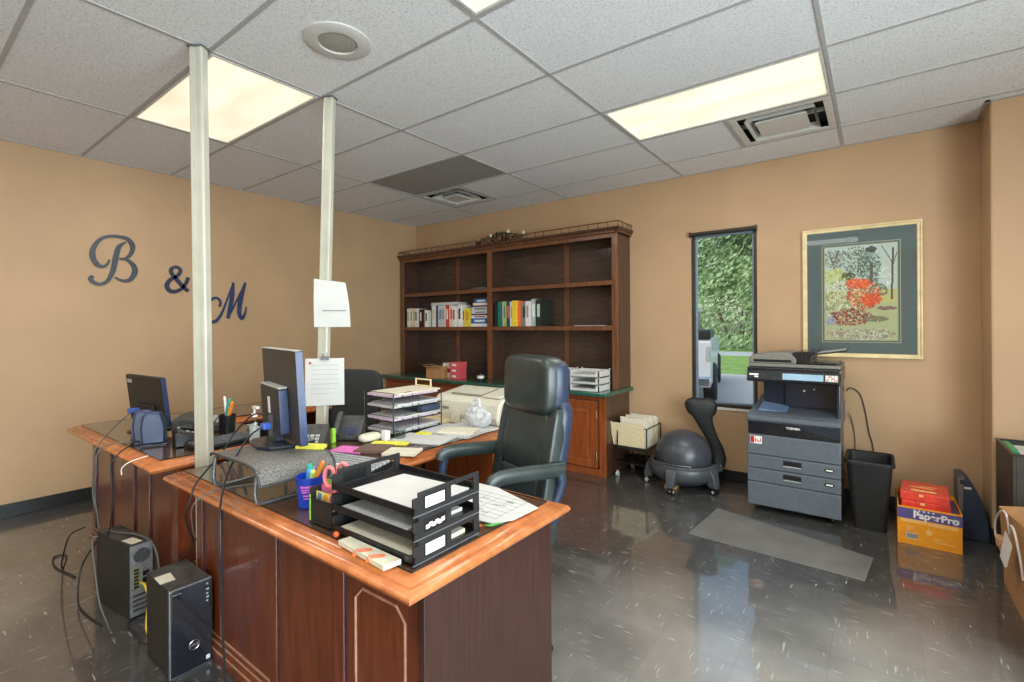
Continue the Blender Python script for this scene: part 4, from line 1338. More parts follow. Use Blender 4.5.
# the painting: small strokes of colour in a fine mesh
def painting():
    rd = random.Random(11)
    nx, nz = 110, 150
    img = [[None] * nx for _ in range(nz)]
    mixc = lambda a, c, k: tuple(a[i] * (1 - k) + c[i] * k for i in range(3))
    for j in range(nz):
        v = j / nz
        for i in range(nx):
            u = i / nx
            if v > .52: c = mixc((205, 214, 208), (176, 188, 176), rd.random())
            elif v > .38: c = (196, 186, 120)
            else: c = mixc((190, 184, 134), (168, 176, 138), rd.random())
            img[j][i] = c

    def dab(u, v, ru, rv, cols, n, sz=1.6):
        for _ in range(n):
            a, r = rd.uniform(0, 6.28), math.sqrt(rd.random())
            ci, cj = (u + ru * r * math.cos(a)) * nx, (v + rv * r * math.sin(a)) * nz
            c = rd.choice(cols); s = sz * rd.uniform(.5, 1.2)
            for dj in range(-2, 3):
                for di in range(-2, 3):
                    if di * di + dj * dj <= s * s:
                        i, j = int(ci + di), int(cj + dj)
                        if 0 <= i < nx and 0 <= j < nz: img[j][i] = mixc(c, img[j][i], .12)

    def line(u0, v0, u1, v1, w, c):
        for k in range(120):
            f = k / 119
            i, j = int((u0 + (u1 - u0) * f) * nx), int((v0 + (v1 - v0) * f) * nz)
            for d in range(-w, w + 1):
                if 0 <= i + d < nx and 0 <= j < nz: img[j][i + d] = c
    dab(.45, .83, .30, .16, [(120, 130, 118), (150, 158, 146), (182, 190, 180), (100, 108, 100)], 420)
    dab(.63, .74, .16, .20, [(92, 116, 104), (126, 148, 132), (176, 190, 178), (72, 92, 84)], 420)
    dab(.12, .86, .14, .12, [(96, 96, 86), (170, 176, 168), (140, 146, 134)], 120)
    dab(.86, .66, .12, .09, [(206, 208, 200), (188, 194, 190), (226, 226, 220)], 160)
    line(.93, .42, .95, .95, 1, (92, 78, 66)); line(.94, .8, .8, .98, 0, (84, 72, 62)); line(.94, .75, 1.0, .9, 0, (84, 72, 62))
    line(.65, .55, .66, .8, 2, (96, 92, 84)); line(.12, .8, .05, .97, 0, (80, 76, 68)); line(.12, .8, .2, .97, 0, (80, 76, 68))
    dab(.66, .95, .07, .03, [(58, 66, 60), (76, 84, 76)], 60)
    dab(.14, .68, .17, .09, [(196, 202, 128), (172, 184, 110), (208, 210, 150)], 260)
    dab(.34, .67, .10, .05, [(72, 82, 56), (96, 106, 66), (140, 130, 74)], 90)
    dab(.25, .40, .27, .25, [(206, 206, 178), (228, 226, 206), (160, 160, 120), (120, 118, 84), (190, 186, 150)], 900, 1.4)
    dab(.72, .52, .16, .07, [(126, 132, 92), (150, 150, 112), (104, 108, 80)], 160)
    dab(.55, .47, .24, .15, [(226, 84, 44), (240, 118, 70), (206, 74, 48), (248, 150, 100), (150, 66, 48), (196, 120, 84), (214, 206, 176), (120, 110, 80)], 520, 1.4)
    dab(.48, .60, .18, .05, [(226, 80, 44), (240, 116, 70)], 200, 1.6)
    dab(.66, .42, .14, .06, [(236, 104, 58), (214, 74, 42)], 200, 1.6)
    dab(.36, .24, .30, .09, [(150, 66, 56), (112, 60, 48), (186, 96, 74), (96, 72, 56), (196, 170, 140)], 560, 1.4)
    dab(.86, .33, .13, .015, [(120, 84, 84), (140, 100, 92)], 120, 1.2); dab(.72, .22, .18, .03, [(130, 118, 92), (112, 104, 86)], 160, 1.2)
    dab(.50, .06, .5, .06, [(150, 140, 124), (112, 112, 96), (186, 188, 166), (196, 128, 116), (206, 206, 190)], 620, 1.2)
    dab(.08, .20, .07, .05, [(126, 138, 170), (170, 176, 196)], 90, 1.2)
    return img, nx, nz


img, nx, nz = painting()
b = MB()
vv = [[b.bm.verts.new((ax0 + (ax1 - ax0) * i / nx, -0.0086, az0 + (az1 - az0) * j / nz)) for i in range(nx + 1)] for j in range(nz + 1)]
lay = b.bm.loops.layers.float_color.new('paint')
for j in range(nz):
    for i in range(nx):
        f = b.bm.faces.new((vv[j][i], vv[j][i + 1], vv[j + 1][i + 1], vv[j + 1][i]))
        c = tuple(lin(max(0, min(255, q))) for q in img[j][i]) + (1,)
        for lp in f.loops: lp[lay] = c
pm, nt, pb = nodes('painted_paper')
at = nt.nodes.new('ShaderNodeAttribute'); at.attribute_name = 'paint'
nt.links.new(at.outputs['Color'], pb.inputs['Base Color']); pb.inputs['Roughness'].default_value = 0.7
b.build('painting', pm, t, world=True, smooth=0)
b = MB(); b.box(PX0 + .029, PX1 - .029, -0.0145, -0.0125, PZ0 + .029, PZ1 - .029)
b.build('glazing', M['pic_glass'], t, world=True, smooth=0)
# ================================================================== COPIER AND THE WINDOW WALL
CX0, CX1, CYF, CYB = 4.268, 4.842, -0.60, -0.07
t = thing('photocopier', 'large slate grey floor-standing photocopier under the window and picture', 'copier', (4.555, -0.33, 0))
TP = t
b = MB(); b.box(CX0 + .01, CX1 - .01, CYF + .01, CYB, 0.045, 0.64)
b.build('body', M['copier_blue'], t, world=True, smooth=0, bevel=0.006)
for nm, z0, z1 in (('lower_panel', 0.05, 0.217), ('drawer', 0.221, 0.318), ('drawer', 0.322, 0.416), ('front_door', 0.420, 0.566)):
    b = MB(); b.box(CX0, CX1, CYF - .012, CYF + .012, z0, z1)
    p = b.build(nm, M['copier_blue'], t, world=True, smooth=0, bevel=0.006)
    if nm == 'drawer':
        zc = z1 - 0.036
        b = MB(); b.box(4.50, 4.612, CYF - .0135, CYF - .011, zc - .018, zc + .018)
        h = b.build('handle', M['copier_black'], p, world=True, smooth=0)
        b = MB(); b.box(4.502, 4.610, CYF - .020, CYF - .012, zc - .024, zc - .017)
        b.build('pull_lip', M['lt_grey'], p, world=True, smooth=0, bevel=0.002)
        b = MB(); b.prism([(4.745 + .03 + .03 * math.cos(a), zc - .006 + .013 * math.sin(a)) for a in [i * PI / 8 for i in range(16)]], 'y', CYF - .0135, CYF - .011)
        b.build('size_label', M['copier_black'], p, world=True, smooth=0)
        b = MB(); b.box(4.757, 4.795, CYF - .0145, CYF - .0133, zc - .011, zc - .001)
        b.build('size_mark', M['white_print'], p, world=True, smooth=0)
    if nm == 'front_door':
        b = MB(); b.box(4.288, 4.365, CYF - .0132, CYF - .011, 0.498, 0.552)
        st = b.build('sticker', M['white_print'], p, world=True, smooth=0)
        b = MB(); b.box(4.290, 4.315, CYF - .0140, CYF - .0130, 0.502, 0.550)
        for k in range(4): b.box(4.32 + k * .011, 4.326 + k * .011, CYF - .0140, CYF - .0130, 0.506 + .006 * (k % 2), 0.54 - .008 * (k % 3))
        b.build('sticker_print', M['red'], p, world=True, smooth=0)
# dark toner cover with its swoop
b = MB(); b.box(CX0 + .004, CX1 - .004, CYF - .010, CYF + .01, 0.568, 0.668)
p = b.build('toner_cover', M['copier_black'], t, world=True, smooth=0, bevel=0.006)
b = MB()
sw = [(CX1 - .006, 0.664), (CX0 + .30, 0.664), (CX0 + .35, 0.640), (CX0 + .42, 0.606), (CX1 - .006, 0.590)]
b.prism(sw, 'y', CYF - .0125, CYF - .009)
b.build('swoop', M['copier_dark'], p, world=True, smooth=0)
lettering('lettering', 'TOSHIBA', 0.021, M['white_print'], p, (4.52 - TP.location.x, CYF - .0108 - TP.location.y, 0.625), (PI / 2, 0, 0), 0.0006, 0.0006)
# exit tray, cavity walls
b = MB(); b.prism([(CYF - .03, 0.672), (CYF - .03, 0.700), (CYF + .02, 0.716), (-0.25, 0.75), (CYB, 0.79), (CYB, 0.642), (CYF + .01, 0.642)], 'x', CX0, CX1)
b.build('exit_tray', M['copier_blue'], t, world=True, smooth=0, bevel=0.005)
b = MB(); b.loft([[(CX0 + .05, -.5, .722), (CX0 + .24, -.5, .722), (CX0 + .24, -.345, .75), (CX0 + .05, -.345, .75)],
                  [(CX0 + .06, -.49, .738), (CX0 + .22, -.49, .726), (CX0 + .22, -.345, .756), (CX0 + .06, -.345, .776)]])
b.build('paper_support', mat('pale_blue_plastic', (116, 138, 176), 0.25, var=0.05), t, world=True, smooth=0, bevel=0.004)
b = MB(); b.box(CX0 + .065, CX1 - .004, -0.34, CYB, 0.70, 0.95)
b.box(CX1 - .030, CX1 - .004, CYF + .06, -0.34, 0.70, 0.95)
b.build('engine', M['copier_dark'], t, world=True, smooth=0, bevel=0.008)
b = MB(); b.box(4.48, CX1 - .030, -0.36, -0.338, 0.75, 0.948)
e = b.build('inner_door', M['copier_dark'], t, world=True, smooth=0, bevel=0.006)
b = MB(); b.box(4.60, 4.612, -0.362, -0.3595, .868, .88); b.box(4.665, 4.673, -0.362, -0.3595, .885, .893)
b.build('status_light', M['white_print'], e, world=True, smooth=0)
# scanner
b = MB(); b.box(CX0 - .002, CX1 + .002, CYF + .0, CYB, 0.950, 1.055)
sc_ = b.build('scanner', M['copier_black'], t, world=True, smooth=0, bevel=0.008)
b = MB(); b.prism([(CYF + .002, 1.035), (CYF - .028, 0.972), (CYF - .028, 0.960), (CYF + .002, 0.952)], 'x', CX0 + .0, CX1)
cp = b.build('control_panel', M['copier_black'], t, world=True, smooth=0, bevel=0.003)
def on_panel(x0, x1, f0, f1, m, nm, par, d=0.0012):
    a = lambda f: (CYF - .028 + .030 * f, 0.972 + 0.063 * f)
    b = MB(); nrm_ = Vector((0, -.9, .43)).normalized()
    q = [Vector((x0, *a(f0))), Vector((x1, *a(f0))), Vector((x1, *a(f1))), Vector((x0, *a(f1)))]
    b.loft([[v_ + nrm_ * .0002 for v_ in q], [v_ + nrm_ * d for v_ in q]])
    return b.build(nm, m, par, world=True, smooth=0)
on_panel(4.50, 4.745, .06, .72, M['screen'], 'touch_screen', cp)
on_panel(4.755, 4.828, .06, .72, M['lt_grey'], 'keypad', cp)
for k in range(4):
    for q in range(3): on_panel(4.760 + k * .017, 4.770 + k * .017, .12 + q * .2, .24 + q * .2, M['white_print'] if (k + q) % 3 else M['orange_tab'], 'key', cp, .0032)
on_panel(4.285, 4.345, .42, .58, M['white_print'], 'model_mark', cp); on_panel(4.32, 4.345, .18, .34, M['white_print'], 'model_mark', cp)
# lid + document feeder
b = MB(); b.box(CX0 + .004, CX1 - .002, CYF + .02, CYB, 1.058, 1.082)
b.build('lid', M['copier_lid'], t, world=True, smooth=0, bevel=0.006)
b = MB(); b.prism([(CX0 + .004, 1.083), (CX0 + .004, 1.128), (CX0 + .03, 1.145), (CX0 + .20, 1.166), (CX0 + .275, 1.160), (CX0 + .31, 1.120), (CX0 + .31, 1.083)], 'y', CYF + .035, CYB - .06)
f = b.build('document_feeder', M['copier_lid'], t, world=True, smooth=0, bevel=0.006)
b = MB(); b.box(CX0 + .04, CX0 + .28, CYF + .032, CYF + .037, 1.094, 1.112)
b.build('feeder_slot', M['copier_black'], f, world=True, smooth=0)
b = MB(); b.prism([(CX0 + .27, 1.084), (CX0 + .27, 1.150), (CX0 + .30, 1.168), (CX0 + .42, 1.176), (CX0 + .44, 1.160), (CX0 + .41, 1.150), (CX0 + .40, 1.10), (CX1 - .02, 1.096), (CX1 - .02, 1.084)], 'y', CYF + .05, CYB - .08)
b.build('paper_exit', M['copier_black'], t, world=True, smooth=0, bevel=0.004)
b = MB(); b.prism([(CX0 + .36, 1.140), (CX0 + .37, 1.152), (CX1 + .03, 1.188), (CX1 + .035, 1.180)], 'y', CYF + .04, CYB - .10)
ft = b.build('feed_tray', M['copier_black'], t, world=True, smooth=0, bevel=0.003)
b = MB(); b.prism([(CX0 + .40, 1.1565), (CX0 + .40, 1.159), (CX1 + .02, 1.190), (CX1 + .02, 1.1875)], 'y', CYF + .10, CYB - .16)
b.build('tray_guide', M['lt_grey'], ft, world=True, smooth=0)
for px in (CX0 + .05, CX1 - .05):
    for py in (CYF + .06, CYB - .06):
        b = MB(); b.cyl((px - .012, py, .024), (px + .012, py, .024), .023, seg=16)
        b.box(px - .018, px + .018, py - .018, py + .018, .034, .046)
        b.build('caster', M['black'], t, world=True)
        
# copier cord on the wall
def cable(name, pts, r, m, lab, cat='cable', group=None, n=7):
    b = MB(); b.tube(catmull(pts, n), r, 7)
    return solo(name, b, m, lab, cat, pts[len(pts) // 2], group)


cable('wall_cable', [(4.85, -0.06, 0.86), (4.875, -0.015, 0.88), (4.93, -0.008, 0.84), (4.962, -0.008, 0.72), (4.985, -0.008, 0.56), (5.01, -0.008, 0.44), (5.02, -0.01, 0.2), (5.0, -0.03, 0.01)], .004, M['cable'], 'black cord looping down the tan wall behind the waste bin')
cable('wall_cable', [(4.86, -0.09, 0.70), (4.875, -0.02, 0.66), (4.895, -0.008, 0.55), (4.90, -0.008, 0.40), (4.885, -0.02, 0.15), (4.88, -0.05, 0.006)], .0035, M['cable_grey'], 'dark cord hanging close beside the copier side')

# floor mat
b = MB(); b.prism([(4.045, -1.30), (4.98, -1.345), (5.015, -1.005), (4.085, -0.725)], 'z', 0.0005, 0.006)
solo('floor_mat', b, M['mat_grey'], 'flat grey vinyl mat on the floor in front of the copier', 'mat', (4.5, -1.1, 0.0005), smooth=0, bevel=0.002)

# waste bin
t = thing('waste_bin', 'black plastic waste bin between the copier and the orange carton', 'bin', (4.992, -0.42, 0))
def rr(cx, cyy, hx, hy, r, z, n=5):
    out = []
    for qx, qy, a0 in ((1, 1, 0), (-1, 1, PI / 2), (-1, -1, PI), (1, -1, 3 * PI / 2)):
        for k in range(n + 1):
            a = a0 + PI / 2 * k / n
            out.append((cx + qx * (hx - r) + r * math.cos(a), cyy + qy * (hy - r) + r * math.sin(a), z))
    return out
b = MB()
b.loft([rr(0, 0, .088, .125, .03, 0.0), rr(0, 0, .125, .175, .04, .455), rr(0, 0, .121, .171, .04, .455), rr(0, 0, .085, .122, .03, .006)])
b.build('body', M['black_matte'], t, smooth=40)
b = MB(); b.loft([rr(0, 0, .124, .174, .04, .438), rr(0, 0, .137, .187, .045, .441), rr(0, 0, .137, .187, .045, .456), rr(0, 0, .131, .181, .042, .463), rr(0, 0, .120, .170, .04, .453)], True, False)
b.build('rim', M['black_matte'], t, smooth=40)

# orange paper carton and ream
t = thing('paper_carton', 'open orange paper carton with purple band and a red ream on top', 'box', (5.285, -0.44, 0))
hx, hy, hz = .150, .20, .232
b = MB(); w_ = .004
b.box(-hx, hx, -hy, hy, 0.0, w_)
for s in (-1, 1):
    b.box(s * hx - (w_ if s > 0 else 0), s * hx + (0 if s > 0 else w_), -hy, hy, w_, hz + (.02 if s < 0 else 0))
    b.box(-hx + w_, hx - w_, s * hy - (w_ if s > 0 else 0), s * hy + (0 if s > 0 else w_), w_, hz)
b.build('body', M['orange_box'], t, smooth=0)
b = MB(); b.box(-hx - .0008, hx + .0008, -hy - .0009, -hy, .158, .222); b.box(hx, hx + .0009, -hy, hy, .158, .222)
pb_ = b.build('purple_band', M['purple'], t, smooth=0)
lettering('lettering', 'PaperPro', .056, M['white_print'], t, (-.075, -hy - .0014, .170), (PI / 2, 0, 0), .0005, .0018)
b = MB()
for k in range(5):
    cx_, cz_ = -.068 + k * .022, .2135
    pts = [(cx_ + (.0075 if q % 2 == 0 else .0033) * math.sin(q * PI / 5), cz_ + (.0075 if q % 2 == 0 else .0033) * math.cos(q * PI / 5)) for q in range(10)]
    b.prism(pts, 'y', -hy - .0018, -hy - .0009)
b.build('star_row', M['white_print'], t, smooth=0)
b = MB(); b.box(.108, .138, -hy - .0016, -hy - .0009, .172, .200)
b.build('teal_mark', mat('teal_print', (80, 150, 176), .5), t, smooth=0)
b = MB(); b.box(-.135, -.012, -hy - .0009, -hy, .136, .156); b.box(-.008, .130, -hy - .0009, -hy, .132, .152)
b.build('pale_band', M['pale_print'], t, smooth=0)
b = MB(); b.box(-.108, -.052, -hy - .0009, -hy, .036, .072)
bc = b.build('barcode_label', M['white_print'], t, smooth=0)
b = MB()
for k in range(12): b.box(-.105 + k * .0044, -.1030 + k * .0044 + .001 * (k % 2), -hy - .0014, -hy - .0009, .040, .070)
b.build('bars', M['black'], bc, smooth=0)
b = MB()
pts = [(.0 + .016 * math.cos(a), .09 + .016 * math.sin(a)) for a in [i * PI / 8 for i in range(16)]]
b.prism(pts, 'y', -hy - .0009, -hy)
for k in range(4): b.box(-.11, -.11 + .05 - .006 * (k % 3), -hy - .0009, -hy, .088 + .008 * k, .091 + .008 * k)
b.box(.03, .115, -hy - .0009, -hy, .038, .043); b.box(.02, .085, -hy - .0009, -hy, .052, .056); b.box(.02, .06, -hy - .0009, -hy, .062, .065)
b.build('small_print', M['pale_print'], t, smooth=0)
b = MB(); b.box(5.285 - .142, 5.285 + .142, -.44 - .192, -.44 + .192, .0045, .206)
solo('paper_ream', b, M['purple'], 'purple wrapped paper filling the orange carton below the red reams', 'paper', (5.285, -.44, .0045), smooth=0)
for k, (lab, z0, dx, rot) in enumerate((('red wrapped paper ream under the top one in the carton', .2075, -.01, .02), ('red wrapped paper ream on top of the orange carton', .2595, -.006, -.05))):
    o = thing('paper_ream', lab, 'paper', (5.275 + dx, -.455, z0), rot, 'red reams on the carton')
    b = MB(); b.box(-.112, .122, -.142, .142, 0, .0505)
    b.build('wrapper', M['red_pack'], o, smooth=0, bevel=.004)
    b = MB(); b.box(-.06, .06, -.09, -.055, .0505, .0512); b.box(-.07, .05, .0, .016, .0505, .0512); b.box(-.02, .07, .04, .05, .0505, .0512)
    b.prism([(-.02, -.1428), (.0, -.1428), (.0, -.142), (-.02, -.142)], 'z', .03, .045)
    b.build('printing', M['pale_print'], o, smooth=0)

# dark sloping case by the corner
t = thing('machine_case', 'dark navy plastic case with a curved sloping top beside the orange carton', 'case', (5.52, -0.24, 0))
cv = [(-.075, 0.0), (-.075, .385), (-.04, .392), (-.012, .36), (.022, .29), (.052, .20), (.070, .10), (.076, 0.0)]
b = MB(); b.prism([(p[0] * 1.0, p[1]) for p in cv], 'y', -.10, .12)
b.build('body', M['navy_case'], t, smooth=30, bevel=.006)
b = MB(); b.prism([(-.076, .05), (-.076, .386), (-.042, .394), (-.050, .30), (-.052, .05)], 'y', -.106, -.099)
e = b.build('side_face', M['case_edge'], t, smooth=0, bevel=.002)
b = MB(); b.box(-.066, -.046, -.108, -.1055, .345, .372)
b.build('button', M['copier_dark'], e, smooth=0)
b = MB(); b.box(-.045, -.012, -.1045, -.0995, .318, .33)
b.build('white_mark', M['white_print'], t, smooth=0)

# dark file tote behind the kraft bag, against the corner
t = thing('file_box', 'tall dark open-topped box holding papers at the right edge', 'box', (5.80, -0.75, 0))
T0, T1, Y0, Y1, TZ = 5.602, 6.02, -0.915, -0.465, 0.672
b = MB()
b.box(T0, T0 + .012, Y0, Y1, 0.001, TZ); b.box(T1 - .012, T1, Y0, Y1, 0.001, TZ)
b.box(T0 + .012, T1 - .012, Y0, Y0 + .012, 0.001, TZ); b.box(T0 + .012, T1 - .012, Y1 - .012, Y1, 0.001, TZ)
b.box(T0 + .012, T1 - .012, Y0 + .012, Y1 - .012, 0.001, .012)
b.build('body', M['tote'], t, world=True, smooth=0, bevel=.002)
b = MB(); b.frame(T0 - .003, T1 + .003, Y0 - .003, Y1 + .003, .016, TZ - .002, TZ + .008, axis='z')
b.build('rim', M['black'], t, world=True, smooth=0)
b = MB(); b.box(T0 + .05, T1 - .02, Y0 + .03, Y1 - .07, .30, TZ - .012)
solo('paper_stack', b, M['paper'], 'white papers filling the dark box at the right edge', 'papers', (5.82, -.7, .30), smooth=0)
b = MB(); b.box(T0 + .018, T0 + .045, Y0 + .16, Y1 - .05, .25, TZ + .004)
solo('folder', b, mat('green_folder', (34, 150, 92), .4), 'green folder edge inside the dark box at the right', 'folder', (T0 + .03, -.7, .25), smooth=0)
b = MB(); b.prism([(5.74, -.83), (5.80, -.81), (5.795, -.79), (5.735, -.805)], 'z', TZ - .0115, TZ - .003)
solo('binder_clip', b, M['black'], 'small black clip lying on the papers in the dark box', 'clip', (5.77, -.8, TZ - .0115), smooth=0)

# kraft bag
t = thing('paper_bag', 'big brown kraft paper bag with white cord handle and tag at the right edge', 'bag', (5.75, -1.28, 0))
KX0, KX1, KY0, KY1 = 5.565, 5.98, -1.75, -0.93
b = MB()
kz = lambda y: .345 + (KY1 - y) * .16
def ring(z, ins=0.0): return [(KX0 + ins, KY0 + ins, z), (KX1 - ins, KY0 + ins, z), (KX1 - ins, KY1 - ins, z), (KX0 + ins, KY1 - ins, z)]
top = [(KX0 - .012, KY0, .50), (KX1, KY0, .51), (KX1, KY1, .47), (KX0 - .018, KY1, .40)]
topi = [(KX0 - .010, KY0 + .002, .499), (KX1 - .002, KY0 + .002, .509), (KX1 - .002, KY1 - .002, .469), (KX0 - .016, KY1 - .002, .399)]
b.loft([ring(0.001), [(p[0] - .004, p[1], .2) for p in ring(.2)], top, topi, ring(.01, .003)])
b.build('bag_body', M['kraft'], t, world=True, smooth=0)
b = MB(); b.prism([(KX0 + .02, .36), (KX0 + .05, .50), (KX1 - .04, .545), (KX1 - .02, .36)], 'y', KY0 + .25, KY0 + .26)
b.build('inner_flap', M['kraft_side'], t, world=True, smooth=0)
b = MB()
xh = KX0 - .022
b.tube(catmull([(xh, -1.22, .35), (xh - .008, -1.19, .435), (xh - .018, -1.12, .425), (xh - .022, -1.03, .35), (xh - .020, -1.01, .27), (xh - .010, -1.09, .215)], 6), .0045, 7)
b.build('cord_handle', M['cord'], t, world=True)
b = MB()
b.tube(catmull([(xh - .004, -1.27, .36), (xh - .014, -1.32, .42), (xh - .018, -1.43, .43), (xh - .012, -1.50, .34), (xh - .004, -1.51, .25)], 6), .0045, 7)
b.build('cord_handle', M['cord'], t, world=True)
b = MB()
q = [Vector((xh - .026, -1.29, .385)), Vector((xh - .026, -1.44, .365)), Vector((xh - .034, -1.38, .245)), Vector((xh - .034, -1.33, .225)), Vector((xh - .034, -1.22, .235))]
b.loft([q, [p - Vector((.0012, 0, 0)) for p in q]])
b.build('tag', M['white_print'], t, world=True, smooth=0)
b = MB(); b.rbox((xh - .012, -1.08, .262), (.03, .07, .055))
b.build('cardboard_toggle', M['kraft_side'], t, world=True)

# ================================================================== BALL CHAIR
t = thing('ball_chair', 'balance ball chair with dark exercise ball and curved backrest below the window', 'chair', (3.712, -0.335, 0))
BT = t
b = MB(); b.ball((0, 0, .262), .228, (1, 1, .93), 40)
b.build('ball', M['rubber_ball'], t, smooth=60)
b = MB()
ringp = [(.262 * math.cos(a), .262 * math.sin(a), .205) for a in [i * 2 * PI / 40 for i in range(40)]]
b.tube(ringp, .016, 10, closed=True)
b.build('retaining_ring', M['ball_base'], t)
b = MB()
b.tube(catmull([(-.24, -.13, .225), (-.15, -.232, .232), (0, -.272, .232), (.12, -.246, .232), (.135, -.24, .215)], 6), .006, 7)
b.build('bar', M['steel'], t)
b = MB()
b.lathe([(.20, .055), (.275, .12), (.285, .185), (.272, .20), (.255, .195), (.25, .13), (.19, .07)], seg=40)
b.build('base_bowl', M['ball_base'], t, smooth=50)
for k in range(5):
    a = -PI / 2 + k * 2 * PI / 5 - .04
    T = Matrix.Rotation(a, 4, 'Z')
    b = MB()
    b.loft([[T @ Vector(p) for p in r_] for r_ in (
        [(.24, -.045, .195), (.285, -.045, .20), (.285, .045, .20), (.24, .045, .195)],
        [(.24, -.04, .14), (.31, -.038, .15), (.31, .038, .15), (.24, .04, .14)],
        [(.25, -.032, .07), (.325, -.03, .075), (.325, .03, .075), (.25, .032, .07)],
        [(.27, -.022, .052), (.325, -.022, .052), (.325, .022, .052), (.27, .022, .052)])])
    lg = b.build('leg', M['ball_base'], t, bevel=.006, smooth=40)
    b = MB()
    for s in (-1, 1): b.cyl(T @ Vector((.298, s * .008, .025)), T @ Vector((.298, s * .024, .025)), .0245, seg=16)
    b.cyl(T @ Vector((.300, 0, .03)), T @ Vector((.300, 0, .056)), .008)
    b.build('caster', M['black'], lg)
    b = MB(); b.cyl(T @ Vector((.298, -.027, .025)), T @ Vector((.298, .027, .025)), .011, seg=12)
    b.build('hub_cap', M['lt_grey'], lg)
# curved backrest: stem + bone-shaped pad
dv = Vector((-.30, .95, 0)).normalized(); sv = Vector((.95, .30, 0)).normalized()
O = Vector((.225, .12, 0))
b = MB(); rings = []
for z, fw, w, th in ((.17, .055, .060, .030), (.24, .065, .056, .028), (.33, .048, .052, .026), (.43, .010, .054, .026), (.52, -.022, .064, .026), (.585, -.040, .078, .027), (.62, -.046, .112, .030), (.66, -.050, .126, .032), (.70, -.052, .130, .032), (.735, -.052, .108, .028), (.752, -.052, .07, .016)):
    c = O + dv * (fw * .5) + sv * (fw * 1.25 - .045) + Vector((0, 0, z))
    ring = []
    for k in range(18):
        a = 2 * PI * k / 18
        dip = 0.0
        if z > .70: dip = -0.016 * (1 - abs(math.cos(a)))
        ring.append(c + sv * (w * math.copysign(abs(math.cos(a)) ** .75, math.cos(a))) + dv * (th * math.copysign(abs(math.sin(a)) ** .8, math.sin(a))) + Vector((0, 0, dip)))
    rings.append(ring)
b.loft(rings)
b.build('backrest', M['black_matte'], t, smooth=60)
b = MB(); b.box(-.05, .05, -.03, .03, .13, .19, T=Matrix.Translation(O + dv * .02 + sv * .01) @ Matrix.Rotation(math.atan2(sv.y, sv.x), 4, 'Z'))
b.build('backrest_bracket', M['ball_base'], t, bevel=.008, smooth=0)
b = MB(); b.box(3.60, 3.70, -0.50, -0.42, 0.0005, .030)
solo('wood_block', b, mat('tan_block', (170, 128, 76), .6), 'small tan block on the floor under the ball chair', 'block', (3.65, -.46, .0005), smooth=0, bevel=.003)

# ================================================================== ROLLING FILE CART
t = thing('file_cart', 'small black wire rolling file cart between credenza and ball chair', 'cart', (3.28, -0.26, 0))
FX0, FX1, FY0, FY1 = 3.15, 3.425, -.43, -.09
b = MB()
for px in (FX0, FX1):
    for py in (FY0, FY1):
        b.tube([(px, py, .05), (px, py, .46)], .006, 7)
for z in (.13, .27, .455):
    b.tube([(FX0, FY0, z), (FX1, FY0, z), (FX1, FY1, z), (FX0, FY1, z)], .005, 7, closed=True)
b.build('wire_frame', M['black'], t, world=True)
b = MB(); b.box(FX0, FX1, FY0, FY1, .130, .133)
b.build('mesh_shelf', M['mesh_black'], t, world=True, smooth=0)
b = MB(); b.box(FX0, FX1, FY0, FY1, .272, .276); b.box(FX0, FX1, FY0 - .001, FY0 + .002, .255, .275)
b.build('bin_panel', M['black_matte'], t, world=True, smooth=0)
for px in (FX0, FX1):
    for py in (FY0, FY1):
        b = MB(); b.cyl((px - .01, py, .022), (px + .01, py, .022), .0215, seg=14); b.cyl((px, py, .03), (px, py, .055), .008)
        b.build('caster', M['lt_grey'], t, world=True)
for k in range(11):
    y = FY0 + .02 + k * .028
    sl = -.055 if k == 0 else -.012 * (1 - k / 11)
    x0 = FX0 - .068 if k < 1 else FX0 + .012; x1 = FX1 - (.020 if k == 0 else .010)
    zt = .498 if k == 0 else .515 + .008 * ((k * 3) % 4)
    b = MB()
    tab = [(x0 + (.02 if k == 0 else 0), .279), (x1, .279), (x1, zt - .02), (x1 - .01, zt - .008), (x0 + .02 + .05 * (k % 3), zt - .008), (x0 + .015 + .05 * (k % 3), zt), (x0, zt)]
    T = Matrix.Translation((0, y, .279)) @ Matrix.Rotation(-sl * 3.2, 4, 'X') @ Matrix.Translation((0, 0, -.279))
    th = .003 if k else .012
    b.prism(tab, 'y', 0, th if k % 3 else .010, T=T)
    lab = ['manila folder slanting at the front of the rolling cart', 'hanging folder right behind the slanted one in the cart'][k] if k < 2 else 'cream folder in the rolling cart, %s from the front' % ('third fourth fifth sixth seventh eighth ninth tenth last'.split()[k - 2])
    o = solo('file_folder', b, [M['manila'], M['cream_paper'], M['paper_grey'], M['manila']][k % 4], lab, 'folder', ((x0 + x1) / 2, y, .279), 'folders in the rolling cart', smooth=0)
# ================================================================== OFFICE CHAIRS
def caster_base(t, r, m, hub_z=.09):
    for k in range(5):
        a = .35 + k * 2 * PI / 5
        T = Matrix.Rotation(a, 4, 'Z')
        b = MB(); b.tube([T @ Vector((.02, 0, hub_z + .01)), T @ Vector((r * .6, 0, hub_z)), T @ Vector((r, 0, .066))], [.024, .020, .014], 8)
        lg = b.build('leg', m, t)
        b = MB()
        for s in (-1, 1): b.cyl(T @ Vector((r, s * .007, .027)), T @ Vector((r, s * .026, .027)), .0265, seg=14)
        b.cyl(T @ Vector((r, 0, .03)), T @ Vector((r, 0, .068)), .008)
        b.build('caster', M['black'], lg)


